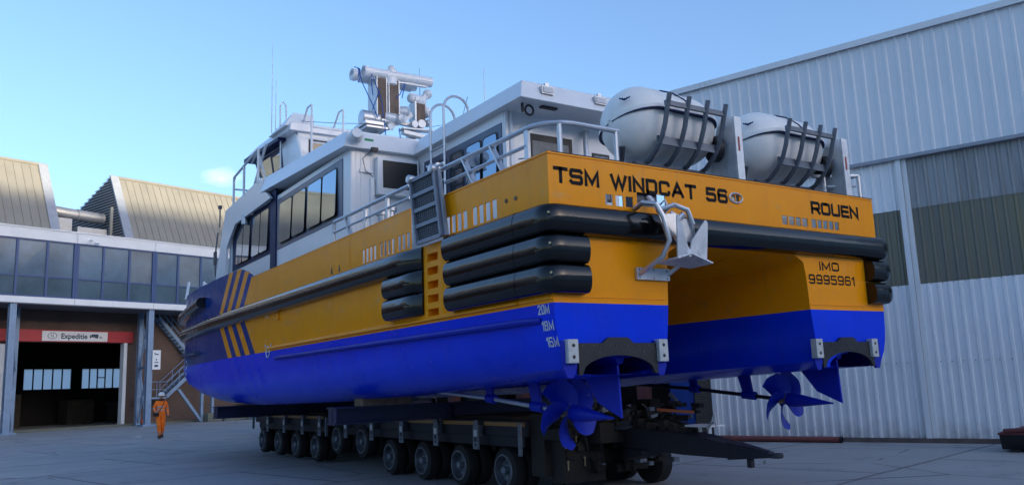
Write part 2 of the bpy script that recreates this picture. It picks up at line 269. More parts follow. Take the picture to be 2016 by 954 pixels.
# ---------------------------------------------------------------- builders
class B:
    def __init__(s): s.v = []; s.f = []; s.m = []; s.k = 0
    def add(s, vs, fs):
        o = len(s.v); s.v += [tuple(v) for v in vs]; s.f += [tuple(i+o for i in f) for f in fs]; s.m += [s.k]*len(fs); return s
    def box(s, x0, x1, y0, y1, z0, z1):
        x0, x1 = sorted((x0, x1)); y0, y1 = sorted((y0, y1)); z0, z1 = sorted((z0, z1))
        return s.add([(x, y, z) for z in (z0, z1) for y in (y0, y1) for x in (x0, x1)], [(0, 2, 3, 1), (4, 5, 7, 6), (0, 1, 5, 4), (2, 6, 7, 3), (0, 4, 6, 2), (1, 3, 7, 5)])
    def hexa(s, p):   # 8 points: bottom 4 ccw, top 4 ccw
        return s.add(p, [(3, 2, 1, 0), (4, 5, 6, 7), (0, 1, 5, 4), (1, 2, 6, 5), (2, 3, 7, 6), (3, 0, 4, 7)])
    def prism(s, pts, ax, a0, a1):
        n = len(pts)
        def P(p, a):
            return (a, p[0], p[1]) if ax == 'x' else (p[0], a, p[1]) if ax == 'y' else (p[0], p[1], a)
        return s.add([P(p, a0) for p in pts]+[P(p, a1) for p in pts], [tuple(range(n))[::-1], tuple(range(n, 2*n))]+[(i, (i+1) % n, n+(i+1) % n, n+i) for i in range(n)])
    def tube(s, pts, r, seg=8, cap=True, closed=False):
        P = [Vector(p) for p in pts]; n = len(P); rs = r if isinstance(r, (list, tuple)) else [r]*n
        rings = []; prev = None
        for i in range(n):
            a = P[i-1] if (i or closed) else P[i]; c = P[(i+1) % n] if (i < n-1 or closed) else P[i]
            d = (c-a); d = d.normalized() if d.length > 1e-9 else Vector((0, 0, 1))
            if prev is None:
                w = Vector((0, 0, 1)) if abs(d.z) < .9 else Vector((1, 0, 0)); x = d.cross(w).normalized()
            else:
                x = (prev - d*prev.dot(d)); x = x.normalized() if x.length > 1e-6 else d.orthogonal().normalized()
            prev = x; y = d.cross(x)
            rings.append([P[i]+(x*cos(2*pi*k/seg)+y*sin(2*pi*k/seg))*rs[i] for k in range(seg)])
        vs = [v for q in rings for v in q]; fs = []
        for i in range(n if closed else n-1):
            for k in range(seg):
                a = i*seg+k; b2 = i*seg+(k+1) % seg; c = ((i+1) % n)*seg+(k+1) % seg; d = ((i+1) % n)*seg+k; fs.append((a, b2, c, d))
        if cap and not closed: fs += [tuple(range(seg))[::-1], tuple(range((n-1)*seg, n*seg))]
        return s.add(vs, fs)
    def lathe(s, c, axis, prof, seg=24, caps=True):   # prof: (t along axis, radius)
        c = Vector(c); d = Vector(axis).normalized(); x = d.orthogonal().normalized(); y = d.cross(x)
        vs = []; fs = []
        for tt, r in prof: vs += [c+d*tt+(x*cos(2*pi*k/seg)+y*sin(2*pi*k/seg))*max(r, 1e-4) for k in range(seg)]
        for i in range(len(prof)-1):
            for k in range(seg): fs.append((i*seg+k, i*seg+(k+1) % seg, (i+1)*seg+(k+1) % seg, (i+1)*seg+k))
        if caps: fs += [tuple(range(seg))[::-1], tuple(range((len(prof)-1)*seg, len(prof)*seg))]
        return s.add(vs, fs)
    def beam(s, p, q, w, h, up=(0, 0, 1)):   # rectangular bar
        p = Vector(p); q = Vector(q); d = (q-p).normalized(); x = d.cross(Vector(up))
        x = x.normalized() if x.length > 1e-5 else Vector((1, 0, 0)); y = x.cross(d)
        P = []
        for e in (p, q):
            for a, c in ((-1, -1), (1, -1), (1, 1), (-1, 1)): P.append(e+x*a*w/2+y*c*h/2)
        return s.add(P, [(3, 2, 1, 0), (4, 5, 6, 7), (0, 1, 5, 4), (1, 2, 6, 5), (2, 3, 7, 6), (3, 0, 4, 7)])
    def holes(s, ax, a0, a1, u0, u1, w0, w1, H):   # plate a0..a1 thick with rectangular holes (u0,u1,w0,w1)
        us = sorted(set([u0, u1]+[x for h in H for x in h[:2]])); ws = sorted(set([w0, w1]+[x for h in H for x in h[2:4]]))
        us = [x for x in us if u0 <= x <= u1]; ws = [x for x in ws if w0 <= x <= w1]
        def solid(i, j):
            if i < 0 or j < 0 or i >= len(us)-1 or j >= len(ws)-1: return False
            cu = (us[i]+us[i+1])/2; cw = (ws[j]+ws[j+1])/2
            return not any(h[0] < cu < h[1] and h[2] < cw < h[3] for h in H)
        def P(a, u, w): return (a, u, w) if ax == 'x' else (u, a, w)
        for i in range(len(us)-1):
            for j in range(len(ws)-1):
                if not solid(i, j): continue
                A, C, D, E = us[i], us[i+1], ws[j], ws[j+1]
                for a in (a0, a1): s.add([P(a, A, D), P(a, C, D), P(a, C, E), P(a, A, E)], [(0, 1, 2, 3)])
                for ni, nj, p, q in ((i-1, j, (A, D), (A, E)), (i+1, j, (C, D), (C, E)), (i, j-1, (A, D), (C, D)), (i, j+1, (A, E), (C, E))):
                    if not solid(ni, nj): s.add([P(a0, *p), P(a0, *q), P(a1, *q), P(a1, *p)], [(0, 1, 2, 3)])
        return s
    def build(s, name, mats, parent=None, bevel=0, smooth=True, ang=35):
        me = bpy.data.meshes.new(name); base = Vector(parent['_b']) if parent is not None else Vector((0, 0, 0))
        me.from_pydata([tuple(Vector(v)-base) for v in s.v], [], s.f); me.update()
        bm = bmesh.new(); bm.from_mesh(me); bmesh.ops.remove_doubles(bm, verts=bm.verts, dist=1e-5)
        bmesh.ops.recalc_face_normals(bm, faces=bm.faces); bm.to_mesh(me); bm.free()
        if not isinstance(mats, (list, tuple)): mats = [mats]
        for m in mats: me.materials.append(m)
        if len(mats) > 1 and len(me.polygons) == len(s.m):
            for p, k in zip(me.polygons, s.m): p.material_index = k
        if smooth:
            me.shade_smooth(); me.set_sharp_from_angle(angle=RAD(ang))
        o = bpy.data.objects.new(name, me); COL.objects.link(o)
        if parent is not None: o.parent = parent; o['_b'] = parent['_b']
        if bevel:
            md = o.modifiers.new('bevel', 'BEVEL'); md.width = bevel; md.segments = 2; md.limit_method = 'ANGLE'; md.angle_limit = RAD(40); md.harden_normals = False
        return o
def thing(name, label, cat, base=(0, 0, 0), frame=0, group=None):
    o = bpy.data.objects.new(name, None); COL.objects.link(o); o.empty_display_size = .2
    R = Matrix.Rotation(-HEAD, 3, 'Z') if frame else Matrix.Identity(3)
    o.location = R @ Vector(base); o.rotation_euler = (0, 0, -HEAD if frame else 0)
    o['_b'] = tuple(float(x) for x in base); o['label'] = label; o['category'] = cat
    if group: o['group'] = group
    return o
def tag(o, label, cat, group=None):
    o['label'] = label; o['category'] = cat
    if group: o['group'] = group
    return o
def rebase(o, base, frame=0):    # a single-mesh thing: put its origin at its base
    for v in o.data.vertices: v.co -= Vector(base)
    R = Matrix.Rotation(-HEAD, 3, 'Z') if frame else Matrix.Identity(3)
    o.location = R @ Vector(base); o.rotation_euler = (0, 0, -HEAD if frame else 0); return o
def copy_tree(o, parent=None):
    c = o.copy(); COL.objects.link(c); c.parent = parent
    for ch in [x for x in bpy.data.objects if x.parent == o]: copy_tree(ch, c)
    return c
def font(txt, size, extrude=.002, sx=1., bold=0., space=1.):
    cu = bpy.data.curves.new('t', 'FONT'); cu.body = txt; cu.size = size; cu.extrude = extrude; cu.offset = bold; cu.space_character = space
    cu.resolution_u = 3
    o = bpy.data.objects.new('t', cu); COL.objects.link(o); dg = bpy.context.evaluated_depsgraph_get(); dg.update()
    me = bpy.data.meshes.new_from_object(o.evaluated_get(dg)); vs = [tuple(v.co) for v in me.vertices]; fs = [tuple(p.vertices) for p in me.polygons]
    bpy.data.objects.remove(o); bpy.data.curves.remove(cu); bpy.data.meshes.remove(me)
    mnx = min(v[0] for v in vs); return [((v[0]-mnx)*sx, v[1], v[2]) for v in vs], fs
# squared wide lettering, as strokes in a box one unit high
GL = {
 'T': (1.1, [[(0, 1), (1.1, 1)], [(.55, 1), (.55, 0)]]),
 'S': (1.05, [[(1.05, .9), (.95, 1), (.1, 1), (0, .9), (0, .62), (.1, .52), (.95, .52), (1.05, .42), (1.05, .1), (.95, 0), (.1, 0), (0, .1)]]),
 'M': (1.2, [[(0, 0), (0, 1), (.6, .12), (1.2, 1), (1.2, 0)]]),
 'W': (1.5, [[(0, 1), (.4, 0), (.75, .9), (1.1, 0), (1.5, 1)]]),
 'I': (0, [[(0, 0), (0, 1)]]),
 'N': (1.0, [[(0, 0), (0, 1), (1.0, 0), (1.0, 1)]]),
 'D': (1.0, [[(0, 0), (0, 1), (.85, 1), (1, .85), (1, .15), (.85, 0), (0, 0), (0, .1)]]),
 'C': (1.0, [[(1, .82), (1, .88), (.88, 1), (.12, 1), (0, .88), (0, .12), (.12, 0), (.88, 0), (1, .12), (1, .18)]]),
 'A': (1.15, [[(0, 0), (.57, 1), (1.15, 0)], [(.22, .3), (.93, .3)]]),
 '5': (1.0, [[(.95, 1), (.05, 1), (0, .56), (.85, .56), (1, .46), (1, .1), (.9, 0), (.1, 0), (0, .1)]]),
 '6': (1.0, [[(.97, .93), (.9, 1), (.12, 1), (0, .88), (0, .12), (.12, 0), (.88, 0), (1, .12), (1, .44), (.88, .55), (0, .55)]]),
 '9': (1.0, [[(.03, .07), (.1, 0), (.88, 0), (1, .12), (1, .88), (.88, 1), (.12, 1), (0, .88), (0, .56), (.12, .45), (1, .45)]]),
 '1': (.35, [[(0, .8), (.35, 1), (.35, 0)]]),
 'R': (1.0, [[(0, 0), (0, 1), (.88, 1), (1, .88), (1, .52), (.88, .4), (0, .4)], [(.62, .4), (1, 0)]]),
 'O': (1.05, [[(.5, 1), (.93, 1), (1.05, .88), (1.05, .12), (.93, 0), (.12, 0), (0, .12), (0, .88), (.12, 1), (.55, 1)]]),
 'U': (1.0, [[(0, 1), (0, .12), (.12, 0), (.88, 0), (1, .12), (1, 1)]]),
 '0': (.8, [[(.4, 1), (.68, 1), (.8, .86), (.8, .14), (.68, 0), (.12, 0), (0, .14), (0, .86), (.12, 1), (.45, 1)]]),
 '2': (.8, [[(0, .84), (.12, 1), (.68, 1), (.8, .86), (.8, .68), (0, .06), (0, 0), (.8, 0)]]),
 '8': (.8, [[(.4, 1), (.68, 1), (.78, .86), (.78, .64), (.68, .53), (.12, .53), (.02, .64), (.02, .86), (.12, 1), (.45, 1)], [(.4, .53), (.68, .53), (.8, .40), (.8, .13), (.68, 0), (.12, 0), (0, .13), (0, .40), (.12, .53), (.45, .53)]]),
 'E': (.9, [[(.9, 1), (0, 1), (0, 0), (.9, 0)], [(0, .5), (.85, .5)]]),
}
def strokes(b, txt, x0, x1, z0, h, y, th, gap=.3):
    tot = sum((GL[c][0] if c != ' ' else .55) for c in txt) + gap*(len(txt)-1)
    wid = (x1-x0-th)/tot; hh = h-th; x = x0+th/2
    for c in txt:
        if c == ' ': x += (.55+gap)*wid; continue
        w, pl = GL[c]
        for q in pl:
            P = [Vector((x+p[0]*wid, z0+th/2+p[1]*hh)) for p in q]; n = len(P); lo = []; hi = []
            for i in range(n):
                d0 = (P[i]-P[i-1]).normalized() if i else (P[1]-P[0]).normalized()
                d1 = (P[i+1]-P[i]).normalized() if i < n-1 else d0
                m = d0+d1; m = m.normalized() if m.length > 1e-6 else d0
                nn = Vector((-m.y, m.x)); k = th/2/max(.45, m.dot(d0)); e = Vector((0, 0))
                if i == 0: e = -d0*th/2
                if i == n-1: e = d1*th/2
                lo.append(P[i]+e-nn*k); hi.append(P[i]+e+nn*k)
            for i in range(n-1):
                b.add([(p.x, y, p.y) for p in (lo[i], lo[i+1], hi[i+1], hi[i])], [(0, 1, 2, 3)])
        x += (w+gap)*wid

# ---------------------------------------------------------------- ground
g = B(); g.add([(-700, -700, 0), (700, -700, 0), (700, 700, 0), (-700, 700, 0)], [(0, 1, 2, 3)])
go = g.build('yard_ground', GRND, smooth=False); go['kind'] = 'structure'

# ================================================================ RIGHT HANGAR (n,h frame)
HN = 16.6
hg = thing('hangar', 'tall hangar with white ribbed steel cladding and closed sliding doors beside the boat', 'hangar', (HN+10, -6, 0), 1)
def ribbed(b, n0, h0, h1, z0, z1, pitch, depth, duty=.35, out=-1):
    # trapezoid ribs standing proud towards -n
    k = int(round((h1-h0)/pitch)); prof = []
    for i in range(k):
        a = h0+(h1-h0)*i/k; p = (h1-h0)/k
        prof += [(a, 0), (a+p*(1-duty)*.92, 0), (a+p*(1-duty)*.92+p*.10, depth), (a+p-p*.12, depth)]
    prof.append((h1, 0))
    vs = []; fs = []
    for hh, d in prof: vs += [(n0-d, hh, z0), (n0-d, hh, z1)]
    for i in range(len(prof)-1): fs.append((2*i, 2*i+2, 2*i+3, 2*i+1))
    b.add(vs, fs)
b = B(); ribbed(b, HN, -14, 6.56, 7.92, 11.42, .32, .03); b.box(HN+.01, 40, 6.50, 6.56, 7.92, 11.4); b.build('upper_wall', CLADU, hg, ang=20)
b = B(); b.box(HN-.11, HN+.5, -14, 6.60, 11.43, 11.56); b.box(HN-.14, HN-.112, -14, 6.60, 11.40, 11.585); b.build('eaves_gutter', WBAND, hg)
b = B(); b.add([(HN+.3, -14, 11.57), (HN+.3, 6.58, 11.57), (40, 6.58, 12.6), (40, -14, 12.6)], [(0, 1, 2, 3)]); b.box(40, 40.2, -14, 6.5, 0, 12.6); b.box(HN, 40, -14.2, -14, 0, 11.5); b.build('roof_and_rear', CLADU, hg)
b = B(); b.box(HN-.06, HN+.3, -14, 6.58, 7.82, 7.915); b.build('door_head_rail', VERGE, hg)
b = B(); b.box(HN+.5, HN+.6, -14, 5.8, 0, 7.9); b.build('inner_lining', DARK, hg)
def door(h0, h1, n0, seed):
    d = B()
    ribbed(d, n0, h0, h1, 4.2, 6.4, .26, .04, .4); o1 = d
    root = B(); ribbed(root, n0, h0, h1, .12, 2.15, .26, .04, .4)
    ribbed(root, n0-.006, h0, h1, 2.13, 4.27, .26, .04, .4)
    dr = root.build('sliding_door', CLADL, hg, ang=20)
    m = B(); ribbed(m, n0+.012, h0, h1, 4.255, 6.42, .26, .04, .4); m.build('mossy_light_band', MOSS, dr, ang=20)
    u = B(); ribbed(u, n0-.004, h0, h1, 6.40, 7.9, .26, .04, .4); u.build('top_sheet', CLADD if seed else CLADL, dr, ang=20)
    e = B(); e.box(n0-.07, n0+.1, h1-.11, h1+.02, .05, 7.88); e.build('door_edge_channel', WBAND, dr)
    e = B(); e.box(n0-.05, n0+.1, h0-.02, h0+.03, .05, 7.85); e.build('door_edge_channel', WBAND, dr)
    return dr
door(-.22, 5.80, HN+.12, 0); door(-7.3, -.33, HN+.16, 1); door(-14, -7.5, HN+.12, 1)
b = B(); b.box(HN+.0, HN+.06, -.31, -.17, .05, 7.85); b.build('door_meeting_strip', WBAND, hg)
b = B(); b.box(HN+.3, HN+.36, -.44, -.2, .05, 7.85); b.build('rusty_gap_strip', RUSTB, hg)
b = B(); b.box(HN-.02, HN+.5, -14, 5.9, 0, .12); b.build('door_sill', CONB2, hg)
b = B(); b.box(HN-.05, HN+.45, 5.80, 5.95, 0, 7.9); b.build('white_door_jamb', WBAND, hg)
b = B(); b.box(HN-.02, HN+.6, 5.955, 6.56, 0, 7.9); b.build('brick_pier', BRICKG, hg)
# nail rows along the sheet seams
b = B()
for z in (2.14, 4.24):
    for i in range(70):
        hh = -13.9+i*.28
        if -.5 < hh < -.15: continue
        b.box(HN+.05, HN+.075, hh, hh+.02, z-.01, z+.012)
b.build('fixing_row', RUSTB, hg)
for hh in (1.9, -3.1): pass
# lower hall beyond the hangar, seen only under the boat
lh = thing('low_hall', 'dark open low hall with oxide red posts behind the brick pier', 'hall', (HN+6, 14, 0), 1)
b = B(); b.box(HN+.05, HN+.2, 6.62, 7.45, 0, 6.6); b.build('blue_door_leaf', DOORB, lh)
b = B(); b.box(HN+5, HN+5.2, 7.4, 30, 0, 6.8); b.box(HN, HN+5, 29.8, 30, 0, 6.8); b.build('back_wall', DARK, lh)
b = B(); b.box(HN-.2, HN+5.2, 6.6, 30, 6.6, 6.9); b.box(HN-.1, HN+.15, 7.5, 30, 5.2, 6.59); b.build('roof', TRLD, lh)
for hh, w in ((8.3, .35), (10.4, .9), (13.5, .35), (17, .35), (21, .35), (25, .35)):
    b = B(); b.box(HN-.05, HN+.35, hh, hh+w, 0, 5.2); b.build('steel_post', DKRED, lh)
b = B()
for i in range(9): b.box(HN+2+random.random()*2, HN+4.6, 8.5+i*1.6, 9.3+i*1.6, .0, .6+random.random()*1.6)
b.build('stored_goods', INTF, lh)
# pipe along the door foot, kerb
b = B(); b.tube([(HN-.38, 2.0, .09), (HN-.38, 6.2, .09)], .085, 12); b.k = 1; b.lathe((HN-.38, 1.98, .09), (0, -1, 0), [(0, .096), (.05, .096), (.05, .07), (0, .07)], 12)
o = b.build('steel_pipe', [PIPER, BLACKP]); rebase(o, (HN-.38, 3.5, 0), 1); tag(o, 'long red brown pipe lying on the ground along the hangar doors', 'pipe')
b = B(); b.prism([(-.55, 0), (.55, 0), (.75, .34), (-.75, .34)], 'y', -1.2, 1.2)
sk = thing('waste_container', 'small dark red metal container at the right edge by the hangar doors', 'container', (14.85, -3.5, 0), 1)
def shift(bb, d):
    bb.v = [tuple(Vector(v)+Vector(d)) for v in bb.v]; return bb
shift(b, (14.85, -3.5, .06)).build('tub', BLACKP, sk, bevel=.01)
b = B(); b.box(-.78, .78, -1.22, 1.22, .40, .45); b.tube([(-.76, -1.1, .50), (-.76, -.4, .54), (-.76, .3, .54), (-.76, 1.1, .48)], .06, 8); b.box(-.6, .6, -1.0, .9, .455, .52)
shift(b, (14.85, -3.5, 0)).build('lid', SKIPL, sk, bevel=.01)
for y in (-.9, .9): b = B(); b.box(-.6, .6, y-.08, y+.08, 0, .06); shift(b, (14.85, -3.5, 0)).build('skid', TRLD, sk)

# ================================================================ LEFT BUILDINGS (n,h frame)
FH = 51.5
cb = thing('glazed_corridor', 'elevated glazed corridor with blue mullions and white bands, standing on steel posts', 'building', (18, FH+1.5, 0), 1)
N0, N1 = -45.2, 62
b = B(); b.box(N0, N1, FH-.10, FH+3.4, 12.38, 13.12); b.box(N0, N1, FH-.16, FH-.102, 13.06, 13.15); b.build('upper_fascia', WBAND, cb)
b = B(); b.box(N0, N1, FH-.10, FH+3.4, 8.22, 8.62); b.build('lower_fascia', WBAND, cb)
b = B()
for i in range(-12, 9): 
    nn = 22.3+i*5.5; b.box(nn-.008, nn+.008, FH-.105, FH-.1005, 8.22, 13.05)
b.build('fascia_joint', FRAMEB, cb)
b = B(); b.box(N0, N1, FH-.1, FH+3.4, 8.15, 8.216); b.build('soffit', SOFF, cb)
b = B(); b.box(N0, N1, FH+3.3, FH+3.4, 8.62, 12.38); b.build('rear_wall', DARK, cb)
i = -36
fr = B(); fr.box(N0, N1, FH-.02, FH+.08, 9.92, 10.02); fr.box(N0, N1, FH-.02, FH+.08, 8.62, 8.74); fr.box(N0, N1, FH-.02, FH+.08, 12.27, 12.38)
for i in range(-37, 22):
    nn = 22.3+i*1.833
    w = .17 if i % 3 == 0 else .075
    fr.box(nn-w, nn+w, FH-(.09 if i % 3 == 0 else .05), FH+.06, 8.63, 12.37)
fr.build('mullion_frame', FRAMEB, cb)
for i in range(-13, 22):
    nn = 22.3+i*1.833
    a = nn+(.17 if i % 3 == 0 else .075); c = nn+1.833-(.17 if (i+1) % 3 == 0 else .075)
    tl = random.uniform(-.004, .004)
    p = B(); p.add([(a, FH+.03+tl, 10.02), (c, FH+.03-tl, 10.02), (c, FH+.03+tl, 12.27), (a, FH+.03-tl, 12.27)], [(0, 1, 2, 3)]); po = p.build('upper_pane', CGLASS if random.random() < .65 else CGLASS2, cb, smooth=False)
    q = B(); q.add([(a, FH+.03, 8.74), (c, FH+.03, 8.74), (c, FH+.03, 9.92), (a, FH+.03, 9.92)], [(0, 1, 2, 3)]); q.build('lower_pane', CGLASSB, cb, smooth=False)
p = B(); p.box(N0, 22.3-13*1.833-.08, FH+.03, FH+.05, 8.74, 12.27); p.build('far_glazing', CGLASS, cb)
for nn in (-23.3, -14.2, -5.1, 4.0, 13.12, 22.22, 31.3, 40.4):
    p = B(); p.box(nn-.2, nn+.2, FH-.02, FH+.02, 0, 8.15); p.box(nn-.2, nn+.2, FH+.28, FH+.32, 0, 8.15); p.box(nn-.02, nn+.02, FH+.02, FH+.28, 0, 8.15); p.box(nn-.5, nn+.5, FH-.25, FH+.55, 0, .12)
    p.build('steel_post', STEELP, cb)
for nn in (14.35, 22.85):
    hh = 54.2
    p = B(); p.box(nn-.17, nn+.17, hh-.15, hh+.15, 0, 8.15); p.build('rear_column', STEELP, cb)
    p = B(); n2 = 13.12 if nn < 20 else 22.22
    for z0, z1 in ((.2, 4.0), (4.25, 8.0)):
        p.beam((n2, FH+.3, z0), (nn, hh-.15, z1), .12, .1); p.beam((n2, FH+.3, z1), (nn, hh-.15, z0), .12, .1)
    p.beam((n2, FH+.3, 4.12), (nn, hh-.15, 4.12), .2, .16); p.build('cross_brace', STEELP, cb)
b = B(); b.box(17.55, 17.62, FH-.35, FH-.1, 12.62, 12.68); b.lathe((17.6, FH-.45, 12.62), (-.4, -1, -.2), [(0, .09), (.3, .09), (.32, .06)], 12); b.lathe((17.9, FH-.25, 12.5), (1, -.6, -.1), [(0, .07), (.26, .07)], 12)
b.build('security_camera', WBAND, cb)
# brick dispatch hall under and behind the corridor
bh = thing('brick_hall', 'brown brick dispatch hall with dark open door under red lintel sign', 'building', (18, 60, 0), 1)
BH = 55
b = B(); b.holes('y', BH, BH+.35, -20, 62, 0, 13.4, [(14.75, 22.0, 0, 5.95)]); b.build('front_wall', BRICK, bh, smooth=False)
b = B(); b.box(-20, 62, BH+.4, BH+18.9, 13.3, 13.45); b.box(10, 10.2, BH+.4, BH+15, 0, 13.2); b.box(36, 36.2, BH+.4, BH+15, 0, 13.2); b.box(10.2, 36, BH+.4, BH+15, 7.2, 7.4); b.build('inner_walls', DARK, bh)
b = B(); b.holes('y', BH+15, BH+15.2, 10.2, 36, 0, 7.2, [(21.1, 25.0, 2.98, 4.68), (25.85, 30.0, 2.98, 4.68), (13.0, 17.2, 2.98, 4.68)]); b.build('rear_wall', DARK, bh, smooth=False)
for a, c, k in ((21.1, 25.0, 5), (25.85, 30.0, 6), (13.0, 17.2, 5)):
    w = B(); w.add([(a, BH+15.09, 2.98), (c, BH+15.09, 2.98), (c, BH+15.09, 4.68), (a, BH+15.09, 4.68)], [(0, 1, 2, 3)]); wo = w.build('rear_window', PANE, bh)
    w = B()
    for i in range(k+1):
        x = a+(c-a)*i/k; w.box(x-.05, x+.05, BH+15.0, BH+15.07, 2.98, 4.68)
    if a > 25: w.box(a+1.35, a+2.1, BH+14.99, BH+15.06, 3.85, 3.93)
    w.build('glazing_bar', BLACKP, wo)
b = B(); b.box(13.3, 22.6, BH-.28, BH-.01, 5.98, 6.80); b.build('red_lintel', RED, bh, bevel=.02)
b = B(); b.box(21.95, 22.2, BH-.22, BH+.3, 0, 5.97); b.build('door_jamb', WBAND, bh)
b = B(); b.box(14.5, 14.72, BH-.15, BH+.3, 0, 5.97); b.build('door_jamb', WBAND, bh)
b = B(); b.box(-20, 62, BH-.5, BH-.01, 0, .16); b.build('wall_plinth', CONB, bh)
for (x, y, w, hh) in ((16, 64, 1.6, 1.8), (18.3, 66, 1.2, 2.6), (23.5, 67, 2.2, 2.0), (27, 66, 2, 1.7), (15.4, 60.5, .9, 2.2)):
    b = B(); b.box(x, x+w, y, y+w*.8, 0, hh); b.build('stacked_goods', INTF, bh, bevel=.03)
b = B(); b.box(13.0, 14.0, BH-.2, BH-.05, 0, 5.8); b.build('pale_wall_panel', WBAND, bh)
# dispatch sign
sg = thing('dispatch_sign', 'white sign reading Expeditie with truck symbol on the red lintel', 'sign', (18.4, BH-.31, 6.05), 1)
b = B(); b.box(16.2, 20.66, BH-.34, BH-.285, 6.04, 6.72); b.build('sign_panel', SIGNW, sg, bevel=.01)
YS = BH-.346
def put(bb, vf, x, z, y): bb.add([(x+v[0], y, z+v[1]) for v in vf[0]], vf[1])
b = B(); vf = font('Expeditie', .50, 0, 1.12, .014); w = max(v[0] for v in vf[0]); k = 1.78/w; vf = ([(v[0]*k, v[1], 0) for v in vf[0]], vf[1]); put(b, vf, 17.45, 6.22, YS)
b.build('lettering', SIGNT, sg, smooth=False)
b = B(); b.tube([(16.86+.29*cos(a), YS-.004, 6.39+.2*sin(a)) for a in [i*2*pi/28 for i in range(28)]], .016, 6, closed=True)
vf = font('N', .3, 0, .9); put(b, vf, 16.77, 6.29, YS); b.build('oval_emblem', SIGNT, sg, smooth=False)
b = B()
b.box(19.5, 20.0, YS-.004, YS, 6.33, 6.55); b.prism([(19.38, 6.33), (19.48, 6.33), (19.48, 6.5), (19.44, 6.5), (19.38, 6.42)], 'y', YS-.004, YS)
for x in (19.45, 19.82, 19.92): b.lathe((x, YS, 6.31), (0, -1, 0), [(0, .05), (.005, .05)], 14)
b.box(20.08, 20.14, YS-.004, YS, 6.27, 6.42); b.box(20.14, 20.3, YS-.004, YS, 6.28, 6.31); b.box(20.2, 20.24, YS-.004, YS, 6.31, 6.38)
b.build('truck_symbol', SIGNT, sg, smooth=False)
# small notice on the post
ns = thing('notice_board', 'small white notice fixed on the steel post left of the bow', 'sign', (22.62, FH-.1, 4.0), 1)
b = B(); b.box(22.35, 22.95, FH-.12, FH-.07, 3.92, 5.28); b.build('notice_panel', SIGNW, ns)
b = B()
for x0, x1, z0, z1 in ((22.5, 22.8, 4.95, 5.02), (22.6, 22.67, 4.55, 4.68), (22.5, 22.8, 4.38, 4.45), (22.5, 22.78, 4.1, 4.25), (22.44, 22.6, 5.06, 5.1)): b.box(x0, x1, FH-.124, FH-.1205, z0, z1)
b.build('notice_print', SIGNT, ns)
# steel stair
st = thing('steel_stair', 'grey steel outdoor stair with pipe handrails against the brick wall', 'stair', (25.2, 54, 0), 1)
def flight(n0, z0, n1, z1, h0, h1, k):
    b = B()
    for hh in (h0, h1): b.beam((n0, hh, z0), (n1, hh, z1), .06, .26)
    for i in range(k):
        q = (i+.5)/k; x = n0+(n1-n0)*q; z = z0+(z1-z0)*q; b.box(x-.14, x+.14, h0, h1, z-.02, z+.02)
    b.build('flight', STEELP, st)
    b = B()
    for hh in (h0, h1):
        for e in (.55, 1.1): b.tube([(n0, hh, z0+e), (n1, hh, z1+e)], .028, 6)
        for i in range(4):
            q = i/3; b.tube([(n0+(n1-n0)*q, hh, z0+(z1-z0)*q), (n0+(n1-n0)*q, hh, z0+(z1-z0)*q+1.1)], .028, 6)
    b.build('handrail', STEELP, st)
flight(27.4, 4.55, 24.5, 2.0, 53.2, 54.2, 11); flight(24.3, 7.9, 27.4, 4.6, 54.25, 54.9, 13)
b = B(); b.box(22.95, 24.5, 53.2, 54.9, 1.85, 1.98); b.build('landing', STEELP, st)
b = B(); b.box(27.4, 28.6, 53.2, 54.9, 4.45, 4.58); b.build('landing', STEELP, st)
b = B()
for x0, x1, z in ((22.95, 24.5, 1.98), (27.4, 28.6, 4.58)):
    for e in (.55, 1.1): b.tube([(x0, 53.2, z+e), (x1, 53.2, z+e)], .028, 6)
    for q in (0, .5, 1): b.tube([(x0+(x1-x0)*q, 53.2, z), (x0+(x1-x0)*q, 53.2, z+1.1)], .028, 6)
b.build('landing_rail', STEELP, st)
b = B(); b.beam((25.4, 53.2, 2.5), (27.3, 53.2, .1), .2, .2); b.box(28.2, 28.4, 53.2, 53.4, 0, 4.45); b.box(27.3, 27.5, 53.2, 53.4, 0, 4.45); b.build('support_strut', STEELP, st)
